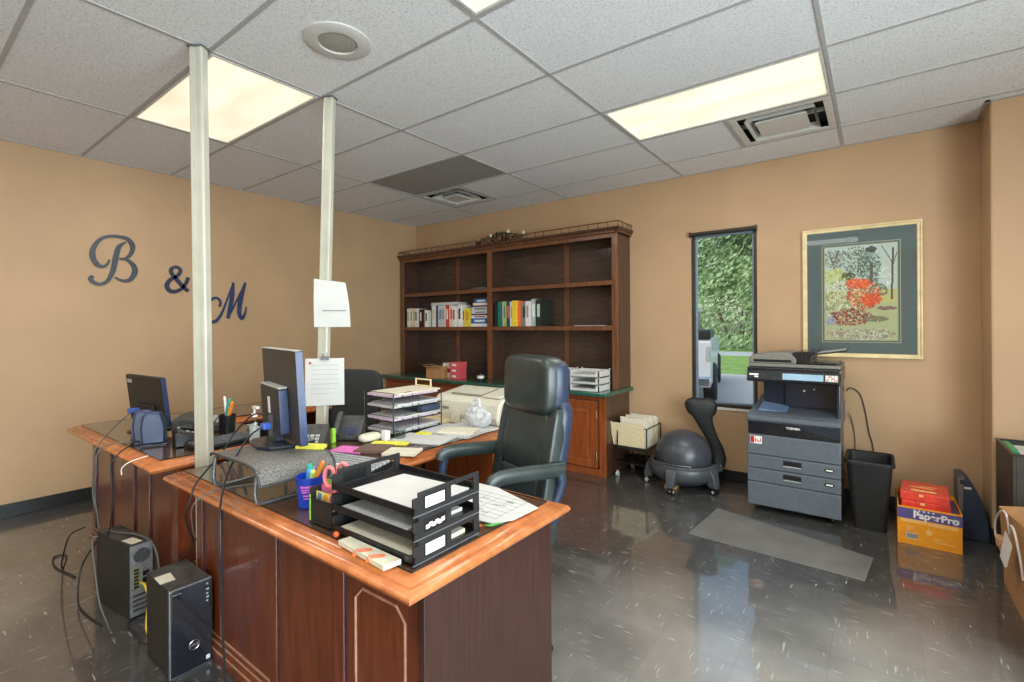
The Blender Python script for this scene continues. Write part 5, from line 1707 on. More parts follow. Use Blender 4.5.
EC = thing('executive_chair', 'tall black leather executive chair with padded headrest and loop arms at the near desk', 'chair', (3.635, -2.838, 0), math.radians(-21))
caster_base(EC, .30, M['black'])
b = MB(); b.cyl((0, 0, .07), (0, 0, .40), .028); b.box(-.10, .10, -.10, .12, .395, .42)
b.build('gas_lift', M['black'], EC)
b = MB(); b.rbox((0, -.02, .465), (.52, .52, .11), ex=.32)
b.build('seat', M['leather'], EC, smooth=60)
RC = Matrix.Translation((0, .125, .432)) @ Matrix.Rotation(math.radians(-11), 4, 'X')     # reclined back, local z runs up the back
b = MB(); b.rbox((0, .050, .29), (.46, .075, .66), T=RC, ex=.24)
bk = b.build('backrest', M['leather_blue_sheen'], EC, smooth=60)
b = MB(); b.rbox((0, .012, .135), (.345, .075, .285), T=RC, ex=.25)
b.build('lower_cushion', M['leather'], bk, smooth=60)
b = MB(); b.rbox((0, .012, .415), (.345, .075, .285), T=RC, ex=.25)
b.build('upper_cushion', M['leather'], bk, smooth=60)
for s in (-1, 1):
    b = MB(); b.rbox((s * .195, .018, .275), (.068, .080, .60), T=RC, ex=.35)
    b.build('side_bolster', M['leather'], bk, smooth=60)
b = MB(); RH = RC @ Matrix.Translation((0, 0, .67)) @ Matrix.Rotation(math.radians(9), 4, 'X')
b.rbox((0, -.005, 0), (.385, .14, .275), T=RH, ex=.40)
hd = b.build('headrest', M['leather'], EC, smooth=60)
b = MB(); b.rbox((0, .022, 0), (.398, .105, .250), T=RH, ex=.38)
b.build('headrest_shell', M['leather_blue_sheen'], hd, smooth=60)
for s in (-1, 1):
    b = MB()
    pp_ = catmull([(s * .246, -.125, .722), (s * .246, -.110, .748), (s * .246, -.06, .757), (s * .246, .04, .754), (s * .246, .15, .747), (s * .246, .235, .742)], 5)
    b.tube(pp_, .030, 12, flat=(.62, 1.12))
    ar = b.build('armrest', M['leather'], EC, smooth=60)
    b = MB()
    b.tube(catmull([(s * .246, -.105, .735), (s * .248, -.118, .66), (s * .250, -.115, .57), (s * .245, -.06, .47), (s * .20, 0, .42)], 6), .018, 10, flat=(1.0, 1.3))
    b.build('arm_loop', M['leather_blue_sheen'], ar, smooth=60)
    b = MB()
    b.tube(catmull([(s * .246, .215, .735), (s * .242, .228, .68), (s * .225, .205, .60)], 6), .018, 10, flat=(1, 1.3))
    b.build('arm_loop', M['leather_blue_sheen'], ar, smooth=60)

TC = thing('task_chair', 'black fabric office chair seen behind the pole and the nearer monitor', 'chair', (1.86, -2.52, 0), math.radians(14))
caster_base(TC, .29, M['black'])
b = MB(); b.cyl((0, 0, .07), (0, 0, .42), .026); b.box(-.09, .09, -.09, .14, .415, .44); b.tube(catmull([(0, .12, .43), (0, .27, .43), (0, .30, .52), (0, .30, .66)], 5), .022, 8)
b.build('gas_lift', M['black'], TC)
b = MB(); b.rbox((0, 0, .475), (.50, .48, .09), ex=.35)
b.build('seat', M['fabric_black'], TC, smooth=60)
RC2 = Matrix.Translation((0, .26, .58)) @ Matrix.Rotation(math.radians(-9), 4, 'X')
b = MB(); b.rbox((0, 0, .21), (.48, .065, .50), T=RC2, ex=.42)
bk = b.build('backrest', M['fabric_black'], TC, smooth=60)
b = MB(); b.rbox((0, .022, .21), (.44, .05, .46), T=RC2, ex=.45)
b.build('back_shell', M['black'], bk, smooth=60)

# ================================================================== PC TOWERS ON THE FLOOR
t = thing('computer_tower', 'black desktop computer with glossy front, nearest on the floor by the desk', 'computer', (2.73, -3.745, 0))
TA = t
X0, X1, Y0, Y1, Z1 = 2.598, 2.862, -3.826, -3.674, .348
b = MB(); b.box(X0, X1 - .022, Y0 + .002, Y1 - .002, .004, Z1 - .002)
b.build('case', M['tower_side'], t, world=True, smooth=0, bevel=.003)
b = MB(); b.box(X0 + .004, X1 - .024, Y0 + .004, Y1 - .004, Z1 - .0022, Z1 - .001)
b.build('dusty_top', M['tower_dust'], t, world=True, smooth=0)
b = MB(); b.box(X1 - .022, X1 - .004, Y0, Y1, 0.001, Z1)
fb = b.build('front_bezel', M['steel'], t, world=True, smooth=0, bevel=.004)
b = MB(); b.box(X1 - .006, X1, Y0 + .004, Y1 - .004, .010, Z1 - .004)
fp = b.build('front_panel', M['gloss_black'], t, world=True, smooth=0, bevel=.003)
b = MB()
cy_, cz_ = -3.742, .105
b.tube([(X1 + .0006, cy_ + .018 * math.cos(a), cz_ + .018 * math.sin(a)) for a in [i * 2 * PI / 28 for i in range(28)]], .0014, 6, closed=True)
em = b.build('emblem', M['chrome'], fp, world=True)
lettering('lettering', 'DELL', .0135, M['chrome'], fp, (X1 + .0004 - TA.location.x, cy_ - TA.location.y, cz_ - .0045), (PI / 2, 0, PI / 2), .0005, .0006, 'CENTER')
b = MB()
for k, z in enumerate((.325, .303, .286, .272, .257)):
    b.box(X1, X1 + .0007, Y1 - .024, Y1 - .017 + .003 * (k % 2), z, z + .006)
b.build('port', M['lt_grey'], fp, world=True, smooth=0)
b = MB(); b.box(X1, X1 + .0007, Y1 - .026, Y1 - .012, .024, .040)
b.build('sticker', mat('blue_white_sticker', (206, 214, 232), .4), fp, world=True, smooth=0)
lettering('lettering', 'Inspiron', .009, M['lt_grey'], fp, (X1 + .0004 - TA.location.x, Y0 + .010 - TA.location.y, .327), (PI / 2, 0, PI / 2), .0003)
b = MB(); b.prism([(X0 + .085, Y0 + .004), (X0 + .165, Y0 - .0), (X0 + .168, Y0 + .052), (X0 + .088, Y0 + .060)], 'z', Z1 - .0008, Z1 + .0003)
solo('paper_note', b, M['cream_paper'], 'pale note lying on top of the nearer computer tower', 'paper', (2.72, -3.8, Z1 - .0008), smooth=0)

t = thing('computer_tower', 'dark slim computer with its grey port side showing, behind the glossy fronted one', 'computer', (2.06, -3.76, 0), math.radians(7.0))
L2, W_, HB = .35, .098, .343
b = MB(); b.box(-L2 / 2, L2 / 2 - .004, -W_ / 2, W_ / 2, .003, HB)
b.build('case', M['tower_side'], t, smooth=0, bevel=.003)
b = MB(); b.box(-L2 / 2 + .004, L2 / 2 - .006, -W_ / 2 + .003, W_ / 2 - .003, HB - .0002, HB + .0008)
b.build('dusty_top', M['tower_dust'], t, smooth=0)
b = MB(); b.box(L2 / 2 - .004, L2 / 2, -W_ / 2 + .003, W_ / 2 - .003, .006, HB - .004)
rp_ = b.build('rear_plate', M['rear_plate'], t, smooth=0)
b = MB(); b.lathe([(.034, 0), (.034, .003), (.029, .003), (.029, .001), (.004, .001)], T=Matrix.Translation((L2 / 2, 0, .285)) @ Matrix.Rotation(PI / 2, 4, 'Y'), seg=24)
for k in range(6):
    T = Matrix.Translation((L2 / 2, 0, .285)) @ Matrix.Rotation(k * PI / 3, 4, 'X')
    b.box(.001, .003, -.0015, .0015, .006, .031, T=T)
b.build('fan_grille', M['steel'], rp_)
b = MB(); b.box(L2 / 2, L2 / 2 + .002, -W_ / 2 + .012, -.006, .13, .235)
po = b.build('port_plate', M['board_green'], rp_, smooth=0)
b = MB()
for k in range(6): b.box(L2 / 2 + .002, L2 / 2 + .005, -.032, -.014, .138 + k * .016, .148 + k * .016)
b.box(L2 / 2, L2 / 2 + .004, .004, .03, .15, .175); b.box(L2 / 2, L2 / 2 + .004, .004, .03, .185, .205)
b.build('port', M['black'], rp_, smooth=0)
b = MB()
for k in range(4): b.box(L2 / 2, L2 / 2 + .002, -.036, .036, .028 + k * .022, .040 + k * .022)
b.build('slot_cover', M['steel'], rp_, smooth=0)
b = MB(); b.prism([(.07, -.04), (.158, -.034), (.155, .012), (.072, .006)], 'z', HB + .001, HB + .002)
T = root_mat(t); b.bm.transform(T)
solo('paper_note', b, M['cream_paper'], 'cream note on top of the computer tower with the ports showing', 'paper', (2.17, -3.76, HB), smooth=0)

# ================================================================== DESKTOP THINGS, FAR DESK
t = thing('monitor', 'small black monitor seen from behind on the far desk by the wall', 'monitor', (1.520, -3.49, ZG + .0005), math.radians(4))
b = MB(); b.lathe([(.115, 0), (.115, .006), (.10, .012), (.03, .018), (.004, .018)], (0.06, -.02, 0), 28)
b.build('base', M['black'], t)
b = MB(); b.box(.03, .09, -.04, 0.0, .012, .12)
b.build('neck', M['navy'], t, smooth=0, bevel=.006)
b = MB()
Tm = Matrix.Rotation(math.radians(6), 4, 'X')
b.box(-.245, .245, -.012, .018, .030, .318, T=Tm)
sh = b.build('screen_housing', M['black_matte'], t, smooth=0, bevel=.006)
b = MB(); b.box(.245, .248, -.010, .015, .032, .316, T=Tm)
b.build('edge_reflection', M['navy'], sh, smooth=0)  # blue strip painted as the reflection on the monitor's side
b = MB(); b.box(-.232, .232, .018, .0192, .045, .303, T=Tm)
b.build('screen', M['gloss_black'], sh, smooth=0)
b = MB(); b.box(-.225, -.16, -.0135, -.012, .270, .292, T=Tm)
b.build('badge', M['lt_grey'], sh, smooth=0)
b = MB(); b.box(-.10, .13, -.026, -.011, .05, .15, T=Tm)
b.build('rear_bulge', M['black_matte'], t, smooth=0, bevel=.008)


def speaker(loc, rz, lab):
    t = thing('desk_speaker', lab, 'speaker', loc, rz, 'pair of speakers on the far desk')
    b = MB(); b.prism([(-.05, .006), (-.055, .09), (-.046, .155), (-.02, .172), (.03, .166), (.05, .10), (.05, .006)], 'x', -.032, .032)
    b.build('cabinet', M['navy'], t, smooth=30, bevel=.01)
    b = MB(); b.prism([(-.057, .02), (-.061, .09), (-.051, .145), (-.046, .145), (-.054, .09), (-.050, .02)], 'x', -.024, .010)
    b.build('rear_panel', M['speaker_grey'], t, smooth=30, bevel=.004)
    b = MB(); b.prism([(.0505, .02), (.0505, .10), (.033, .16), (.038, .16), (.055, .10), (.055, .02)], 'x', -.028, .028)
    b.build('grille', M['fabric_black'], t, smooth=30)
    b = MB(); b.box(-.034, .034, -.055, .055, 0, .006)
    b.build('foot', M['black'], t, smooth=0)


speaker((1.935, -3.635, ZG + .0005), -.35, 'blue grey speaker nearer the little monitor on the far desk')
speaker((2.040, -3.630, ZG + .0005), -.35, 'blue grey speaker further from the little monitor on the far desk')


def phone(name, loc, rz, lab, body, face, lcd, tilt=38, s=1.0):
    t = thing(name, lab, 'phone', loc, rz)
    A = math.radians(tilt)
    b = MB(); hb = .17 * s * math.sin(A)
    d = .17 * s * math.cos(A)
    b.prism([(-d / 2, 0), (d / 2, 0), (d / 2, hb), (d / 2 - .02, hb + .008), (-d / 2, .020)], 'x', -.09 * s, .09 * s)
    b.build('body', body, t, smooth=0, bevel=.006)
    F = Matrix.Translation((0, -d / 2, .020)) @ Matrix.Rotation(A * .93, 4, 'X')
    b = MB(); b.box(-.02 * s, .075 * s, .095 * s, .145 * s, .002, .006, T=F)
    b.build('display', lcd, t, smooth=0)
    b = MB()
    for i in range(3):
        for j in range(4): b.box((-.012 + i * .026) * s, (.008 + i * .026) * s, (.012 + j * .019) * s, (.025 + j * .019) * s, .002, .007, T=F)
    b.build('keypad', face, t, smooth=0, bevel=.001)
    b = MB()
    b.tube(catmull([F @ Vector((-.058 * s, .004 * s, .026)), F @ Vector((-.058 * s, .03 * s, .034)), F @ Vector((-.058 * s, .12 * s, .034)), F @ Vector((-.058 * s, .15 * s, .026))], 5), [.018 * s, .018 * s], 10)
    b.build('handset', body, t)
    b = MB()
    for q in (.015, .135): b.box(-.076 * s, -.04 * s, (q - .014) * s, (q + .014) * s, -.002, .016, T=F)
    b.build('cradle', body, t, smooth=0)
    return t


phone('desk_phone', (2.16, -3.50, ZG + .0005), math.radians(165), 'black desk phone by the far desk edge, left of the nearest pole', M['black'], M['lt_grey'], M['lt_grey'], 24)
t = thing('adding_machine', 'dark tilted adding machine behind the black phone on the far desk', 'machine', (1.84, -3.32, ZG + .0005), math.radians(150))
b = MB(); b.prism([(-.14, 0), (.14, 0), (.14, .08), (.09, .095), (-.14, .03)], 'x', -.11, .11)
b.build('body', M['dust_grey'], t, smooth=0, bevel=.008)
b = MB(); F = Matrix.Translation((0, -.14, .032)) @ Matrix.Rotation(.275, 4, 'X')
for i in range(6):
    for j in range(5): b.box(-.09 + i * .031, -.066 + i * .031, .02 + j * .031, .042 + j * .031, 0, .008, T=F)
b.build('keys', M['lt_grey'], t, smooth=0)


def pen_cup(loc, lab, r, h, mcup, pens, taper=.85, name='pen_cup'):
    t = thing(name, lab, 'cup', loc)
    b = MB(); b.lathe([(r * taper, 0), (r, h), (r * .94, h), (r * taper * .92, .004), (.003, .004)], seg=28)
    b.build('cup', mcup, t)
    for k, (a, lean, ln, pr, m_, lab2, nm) in enumerate(pens):
        p0 = Vector((-.35 * r * math.cos(a), -.35 * r * math.sin(a), .006)); dv_ = Vector((math.cos(a) * math.sin(lean), math.sin(a) * math.sin(lean), math.cos(lean)))
        p0 += Vector(loc); p1 = p0 + dv_ * ln
        b = MB(); b.cyl(p0, p0 + dv_ * ln * .72, pr, seg=10); b.cyl(p0 + dv_ * ln * .72, p1, pr * 1.12, pr * 1.0, 10); b.ball(p1, pr * .98, seg=10)
        solo(nm, b, m_, lab2, 'pen', tuple(p0))
    return t


pen_cup((2.03, -3.27, ZG + .0005), 'dark pen holder on the far desk behind the nearest pole', .045, .10, M['black'],
        [(2.9, .5, .21, .007, M['white_print'], 'white handled tool leaning out of the dark pen holder', 'letter_opener'), (.4, .3, .17, .010, M['orange'], 'orange marker in the dark pen holder on the far desk', 'marker'),
         (1.2, .15, .18, .010, M['teal'], 'teal marker in the dark pen holder on the far desk', 'marker')])
t = thing('keyboard', 'dark computer keyboard near the edge of the far desk', 'keyboard', (2.30, -3.36, ZG + .0005), math.radians(100))
b = MB(); b.prism([(-.07, 0), (.07, 0), (.07, .024), (-.07, .012)], 'x', -.20, .10)
b.build('base', M['black'], t, smooth=0, bevel=.003)
b = MB()
for i in range(16):
    for j in range(5): b.box(-.19 + i * .0178, -.175 + i * .0178, -.058 + j * .024, -.040 + j * .024, .014 + j * .0018, .022 + j * .002)
b.build('keys', M['grey_plastic'], t, smooth=0)
b = MB(); b.prism([(2.02, -3.16), (2.28, -3.20), (2.25, -3.07), (2.0, -3.08)], 'z', ZG + .0005, ZG + .022)
solo('paper_stack', b, M['paper'], 'white papers on the far desk between the pole and the black organizer', 'papers', (2.15, -3.12, ZG + .0005), smooth=0)
t = thing('desk_organizer', 'black desk organizer holding a pen beside the clear pump bottle', 'organizer', (2.36, -3.16, ZG + .0005), .3)
b = MB(); b.box(-.07, .07, -.05, .05, 0, .004); b.box(-.07, -.066, -.05, .05, .004, .085); b.box(.066, .07, -.05, .05, .004, .085); b.box(-.066, .066, .046, .05, .004, .10); b.box(-.066, .066, -.05, -.046, .004, .05); b.box(-.002, .002, -.046, .046, .004, .08)
b.build('body', M['black'], t, smooth=0)
b = MB(); b.cyl((2.33, -3.15, ZG + .006), (2.322, -3.145, ZG + .165), .006); b.cyl((2.322, -3.145, ZG + .165), (2.321, -3.144, ZG + .18), .007, .003)
solo('pen', b, M['navy'], 'dark pen standing in the black desk organizer', 'pen', (2.33, -3.15, ZG + .006))
t = thing('pump_bottle', 'clear sanitizer bottle with white pump left of the nearer monitor', 'bottle', (2.425, -3.30, ZG + .0005))
b = MB(); b.lathe([(.028, 0), (.030, .01), (.030, .095), (.024, .118), (.012, .128), (.012, .136)], seg=20)
b.build('bottle', M['clear_plastic'], t)
b = MB(); b.lathe([(.026, .003), (.0275, .08), (.004, .082)], seg=18)
b.build('gel', mat('pale_gel', (214, 220, 216), .2), t)
b = MB(); b.cyl((0, 0, .134), (0, 0, .152), .014); b.cyl((0, 0, .152), (0, 0, .180), .005); b.box(-.010, .036, -.008, .008, .178, .190)
b.build('pump', M['white_print'], t)
# ================================================================== DESKTOP THINGS, NEAR DESK
Z0 = ZG + .0005
RS = thing('monitor_riser', 'grey perforated metal riser under the nearer monitor', 'stand', (3.22, -3.615, Z0))
RX0, RX1, RY0, RY1, RZ1 = 3.035, 3.412, -3.745, -3.465, .898
pts = [(RX0, RZ1 - .010), (RX0 + .012, RZ1 - .001), (RX1 - .085, RZ1), (RX1 - .050, RZ1 - .004), (RX1 - .024, RZ1 - .016), (RX1 - .008, RZ1 - .036), (RX1, RZ1 - .062)]
b = MB(); b.prism(pts + [(p[0] - .0015, p[1] - .003) for p in pts[::-1]], 'y', RY0, RY1)
b.build('mesh_top', mat('dusty_expanded_metal', (132, 129, 124), .6, col2=(64, 62, 60), scale=190), RS, world=True, smooth=50)
b = MB()
for yy in (RY0, RY1):
    b.tube([(p[0], yy, p[1] - .001) for p in pts], .0048, 7)
b.tube([(pts[-1][0], RY0, pts[-1][1]), (pts[-1][0], RY1, pts[-1][1])], .0048, 7)
b.build('edge_rim', M['dust_grey'], RS, world=True)
for xx, nm in ((RX1 - .035, 'leg_loop'), (RX0 + .02, 'leg_loop')):
    b = MB()
    zb = Z0 + .0065; zt = RZ1 - .012
    b.tube(catmull([(xx + .012, RY0 + .004, zt), (xx, RY0 + .002, (zt + zb) / 2), (xx - .004, RY0 + .006, zb + .02), (xx - .004, RY0 + .026, zb), (xx - .004, (RY0 + RY1) / 2, zb), (xx - .004, RY1 - .026, zb), (xx - .004, RY1 - .006, zb + .02), (xx, RY1 - .002, (zt + zb) / 2), (xx + .012, RY1 - .004, zt)], 5), .0065, 8)
    b.build(nm, M['steel'], RS, world=True)

MN = thing('monitor', 'black monitor seen from behind on the perforated riser, nearest the viewer', 'monitor', (3.118, -3.505, RZ1 + .0015), math.radians(-13))
b = MB(); b.prism([(-.10, -.095), (-.06, -.115), (.06, -.115), (.115, -.08), (.125, .02), (.10, .09), (-.10, .09), (-.125, .02)], 'z', 0, .013)
b.build('base', M['copier_dark'], MN, smooth=0, bevel=.004)
b = MB(); b.box(-.045, .035, -.05, -.005, .012, .17)
b.build('neck', M['copier_dark'], MN, smooth=0, bevel=.006)
Tm = Matrix.Translation((0, 0, .026)) @ Matrix.Rotation(math.radians(3), 4, 'X')
b = MB(); b.box(-.24, .24, -.010, .020, 0, .352, T=Tm)
sh = b.build('screen_housing', mat('dark_taupe_plastic', (50, 47, 44), .5, var=.12, scale=10), MN, smooth=0, bevel=.005)
b = MB(); b.box(.240, .2435, -.009, .018, .003, .349, T=Tm)
b.build('edge_reflection', M['navy'], sh, smooth=0, bevel=.001)  # painted blue reflection along the side of the black housing
b = MB(); b.box(-.228, .228, .020, .0215, .014, .338, T=Tm)
b.build('screen', M['gloss_black'], sh, smooth=0)
b = MB(); b.box(-.235, .235, -.013, .018, .352, .3535, T=Tm)
b.build('top_edge', M['lt_grey'], sh, smooth=0)
b = MB(); b.box(-.15, .12, -.045, -.009, .03, .205, T=Tm)
rb = b.build('rear_housing', M['tower_side'], MN, smooth=0, bevel=.006)
b = MB(); b.box(-.148, .118, -.043, -.010, .205, .212, T=Tm)
b.build('vent_strip', M['lt_grey'], rb, smooth=0, bevel=.002)
b = MB(); b.box(.1202, .1235, -.043, -.012, .034, .20, T=Tm)
b.build('edge_reflection', M['navy'], rb, smooth=0)
b = MB(); b.box(-.035, -.005, -.0465, -.045, .10, .165, T=Tm)
b.build('label', M['white_print'], rb, smooth=0)
# sticky pad on the riser
b = MB(); b.prism([(3.255, -3.535), (3.355, -3.48), (3.325, -3.415 - .03), (3.235, -3.49)], 'z', RZ1 + .001, RZ1 + .012)
solo('note_pad', b, M['yellow'], 'yellow note pad under the corner of the nearer monitor', 'notes', (3.29, -3.5, RZ1 + .001), smooth=0)

# blue cup
BC = pen_cup((3.500, -3.620, Z0), 'royal blue plastic cup with pink printing and markers', .045, .100, M['cup_blue'],
             [(3.6, .12, .125, .0115, M['teal'], 'fat teal marker in the blue cup', 'marker'),
              (.6, .42, .150, .0075, M['orange'], 'orange pencil leaning to the side out of the blue cup', 'pencil'),
              (4.9, .12, .106, .011, mat('gold_marker', (236, 178, 70), .4), 'short gold marker at the front of the blue cup', 'marker'),
              (5.7, .22, .112, .011, mat('sky_marker', (74, 150, 220), .4), 'sky blue marker in the blue cup', 'marker'),
              (.1, .30, .112, .010, mat('pale_lime_marker', (196, 220, 110), .4), 'pale lime marker in the blue cup', 'marker'),
              (1.5, .20, .118, .010, mat('lilac_marker', (190, 150, 214), .4), 'lilac marker at the back of the blue cup', 'marker')], .80)
b = MB()
rows = [(.068, [(-.75, -.45), (-.40, .15), (.2, .5)], .007), (.060, [(-.7, .45)], .004), (.052, [(-.65, -.2), (-.12, .42)], .005), (.040, [(-.55, .05), (.12, .4)], .005), (.031, [(-.5, .3)], .004)]
for z, segs, hh in rows:
    for a0, a1 in segs:
        n = 5
        for k in range(n):
            aa, ab = a0 + (a1 - a0) * k / n, a0 + (a1 - a0) * (k + 1) / n
            q = []
            for ang, zz in ((aa, z), (ab, z), (ab, z + hh), (aa, z + hh)):
                a = ang - .52 + .0
                rr_ = .045 * (.80 + .20 * zz / .100) + .0006
                q.append(b.bm.verts.new((rr_ * math.cos(a), rr_ * math.sin(a), zz)))
            b.bm.faces.new(q)
b.build('printing', M['cup_print'], BC, smooth=0)

# black mesh caddy with scissors
CD = thing('pencil_caddy', 'black mesh pencil caddy with colourful cards and pink scissors', 'caddy', (3.685, -3.645, Z0), .05)
b = MB(); w_, d_, h_ = .056, .05, .105
b.box(-w_, w_, -d_, d_, 0, .003)
b.box(-w_, -w_ + .002, -d_, d_, .003, h_); b.box(w_ - .002, w_, -d_, d_, .003, h_)
b.box(-w_, w_, d_ - .002, d_, .003, h_ + .02); b.box(-w_, w_, -d_, -d_ + .002, .003, h_ * .72)
b.build('mesh_wall', mat('dark_mesh', (44, 44, 44), .5, col2=(20, 20, 20), scale=420), CD, smooth=0)
b = MB()
b.tube([(-w_, -d_, h_ * .72), (w_, -d_, h_ * .72), (w_, -d_, .002), (-w_, -d_, .002)], .0026, 6, closed=True)
b.tube([(-w_, -d_, h_ * .72), (-w_, d_, h_ + .02), (w_, d_, h_ + .02), (w_, -d_, h_ * .72)], .0026, 6)
b.build('wire_rim', M['black'], CD)
CT = root_mat(CD)
rd = random.Random(4)
for k, (cc, lab) in enumerate((((222, 200, 120), 'cream patterned card nearest the front of the black caddy'), ((214, 108, 150), 'pink patterned card in the black caddy'), ((140, 196, 90), 'lime green card at the back of the black caddy'))):
    b = MB(); y = -.030 + .018 * k
    b.box(-.050, .046, y, y + .0012, .004, .092 + .014 * k, T=CT)
    o = solo('card', b, mat('card_%d' % k, cc, .6), lab, 'card', tuple(CT @ Vector((0, y, .004))), 'cards in the black caddy', smooth=0)
    for q, c2 in enumerate(((60, 140, 170), (236, 150, 60), (200, 70, 120))):
        b = MB(); px = -.045 + .03 * q
        b.prism([(px, .055), (px + .016, .064), (px + .024, .086), (px + .006, .088)], 'y', y - .0006, y, T=CT)
        b.build('printed_patch', mat('patch_%d_%d' % (k, q), c2, .6), o, world=True, smooth=0)
SC = thing('scissors', 'pair of pink handled scissors standing in the black caddy', 'scissors', tuple(CT @ Vector((.024, -.010, .006))), .45)
for s, (ox, oz) in ((-1, (-.022, .135)), (1, (.020, .148))):
    b = MB()
    lp = [(ox + .017 * math.cos(a) , .003 * s, oz + .030 * math.sin(a)) for a in [i * 2 * PI / 24 for i in range(24)]]
    b.tube(lp, .0055, 8, closed=True, flat=(1, 1.3))
    b.tube([(ox + .004 * -s, .003 * s, oz - .026), (-s * .002, .003 * s, .078)], [.006, .005], 8)
    h = b.build('handle', M['pink_scissor'], SC)
    b = MB(); b.prism([(-s * .006, .085), (s * .004, .085), (s * .001, .002), (-s * .003, .002)], 'y', .001 * s, .003 * s)
    b.build('blade', M['chrome'], SC, smooth=0)
b = MB(); b.box(-.054, -.049, -.052, -.0505, .006, .085, T=CT)
solo('green_ruler', b, M['lime'], 'thin lime strip at the corner of the black caddy', 'ruler', tuple(CT @ Vector((-.05, -.051, .006))), smooth=0)
b = MB(); b.cyl(CT @ Vector((-.01, .03, .006)), CT @ Vector((-.02, .03, .15)), .007); b.cyl(CT @ Vector((-.02, .03, .15)), CT @ Vector((-.021, .03, .165)), .0085)
solo('glue_stick', b, M['white_print'], 'white glue stick with blue tip behind the scissors', 'glue stick', tuple(CT @ Vector((-.01, .03, .006))))

# black letter trays (three, stacked)
TX0, TX1, TY0, TY1 = 3.758, 4.112, -3.702, -3.452
for k, wh in enumerate(('bottom', 'middle', 'top')):
    z = Z0 + .0605 * k
    t = thing('letter_tray', '%s black plastic letter tray of the stack on the near desk' % wh, 'letter tray', ((TX0 + TX1) / 2, (TY0 + TY1) / 2, z), 0, 'black letter trays')
    b = MB(); b.box(TX0 + .004, TX1 - .004, TY0 + .004, TY1 - .004, z + .006, z + .009)
    b.box(TX0, TX1, TY0, TY0 + .004, z + .006, z + .024); b.box(TX0, TX1, TY1 - .004, TY1, z + .006, z + .024)
    b.build('tray_floor', M['black'], t, world=True, smooth=0)
    for xw, nm in ((TX0, 'end_wall'), (TX1 - .006, 'end_wall')):
        b = MB()
        pw = [(TY0, z), (TY1, z), (TY1, z + .0595), (TY0 + .022, z + .0595), (TY0 + .018, z + .052), (TY0 + .004, z + .048), (TY0, z + .040)]
        # wall with two openings: built from strips
        y0, y1 = TY0, TY1
        for a0, a1, c0, c1 in ((y0, y1, 0, .014), (y0 + .018, y1, .0475, .0595), (y0, y0 + .034, .014, .0475), (y0 + .117, y0 + .135, .014, .0475), (y1 - .022, y1, .014, .0475)):
            b.box(xw, xw + .006, a0, a1, z + c0, z + c1)
        w = b.build(nm, M['black_matte'], t, world=True, smooth=0, bevel=.001)
        b = MB(); b.box(xw + .002, xw + .004, y0 + .034, y0 + .117, z + .014, z + .0475)
        b.build('label_recess', M['black'], w, world=True, smooth=0)
        if xw > 4 and k != 1:
            b = MB(); b.box(xw + .004, xw + .0055, y0 + .042, y0 + .110, z + .015, z + .043)
            b.build('paper_label', M['white_print'], w, world=True, smooth=0)
        elif xw > 4:
            b = MB()
            for q in range(6):
                b.box(xw + .004, xw + .005, y0 + .044 + q * .011, y0 + .056 + q * .011, z + .020 + .003 * (q % 2), z + .034 - .004 * ((q + 1) % 2))
            b.build('torn_label', M['white_print'], w, world=True, smooth=0)
        b = MB()
        b.box(xw, xw + .0063, y0, y1, z + .0002, z + .003)
        b.build('pale_edge', M['grey_plastic'], w, world=True, smooth=0)
b = MB(); b.prism([(3.83, -3.698), (4.10, -3.690), (4.098, -3.48), (3.84, -3.50)], 'z', Z0 + .1305, Z0 + .1365)
solo('paper_stack', b, M['paper'], 'white papers lying in the top black letter tray', 'papers', (3.97, -3.58, Z0 + .1305), 'papers in the black trays', smooth=0)
b = MB(); b.prism([(3.79, -3.697), (4.07, -3.696), (4.08, -3.49), (3.80, -3.50)], 'z', Z0 + .070, Z0 + .080)
solo('paper_stack', b, M['paper_grey'], 'grey printed papers in the middle black letter tray', 'papers', (3.95, -3.58, Z0 + .07), 'papers in the black trays', smooth=0)
b = MB(); b.prism([(3.79, -3.697), (4.09, -3.697), (4.09, -3.49), (3.80, -3.48)], 'z', Z0 + .0095, Z0 + .022)
solo('paper_stack', b, M['cream_paper'], 'yellowish papers in the bottom black letter tray', 'papers', (3.95, -3.58, Z0 + .0095), 'papers in the black trays', smooth=0)
# folder sticking out beneath, with orange clips
b = MB(); b.prism([(3.845, -3.738), (4.065, -3.757), (4.072, -3.708), (3.850, -3.7045)], 'z', Z0, Z0 + .012)
solo('paper_stack', b, M['cream_paper'], 'cream paper bundle in front of the black trays, held with orange clips', 'papers', (3.96, -3.73, Z0), smooth=0)
for x, w in ((3.945, 'left'), (4.0, 'right')):
    b = MB(); z = Z0 + .0135
    b.tube(catmull([(x, -3.755, Z0 + .004), (x - .004, -3.748, z + .001), (x + .02, -3.722, z + .001), (x + .026, -3.728, z + .001), (x + .006, -3.752, z + .001)], 5), .0014, 6)
    b.ball((x, -3.758, Z0 + .006), .005, seg=10)
    solo('paper_clip', b, M['orange_tab'], 'orange clip on the cream paper bundle, the %s one' % ('one nearer the caddy' if w == 'left' else 'one nearer the desk corner'), 'clip', (x, -3.75, Z0 + .004), 'orange clips')
b = MB(); b.ball((3.80, -3.715, Z0 + .0085), .0085, (1.2, 1, 1), 12)
solo('push_pin', b, M['orange_tab'], 'small orange push pin beside the black tray stack', 'pin', (3.80, -3.715, Z0))

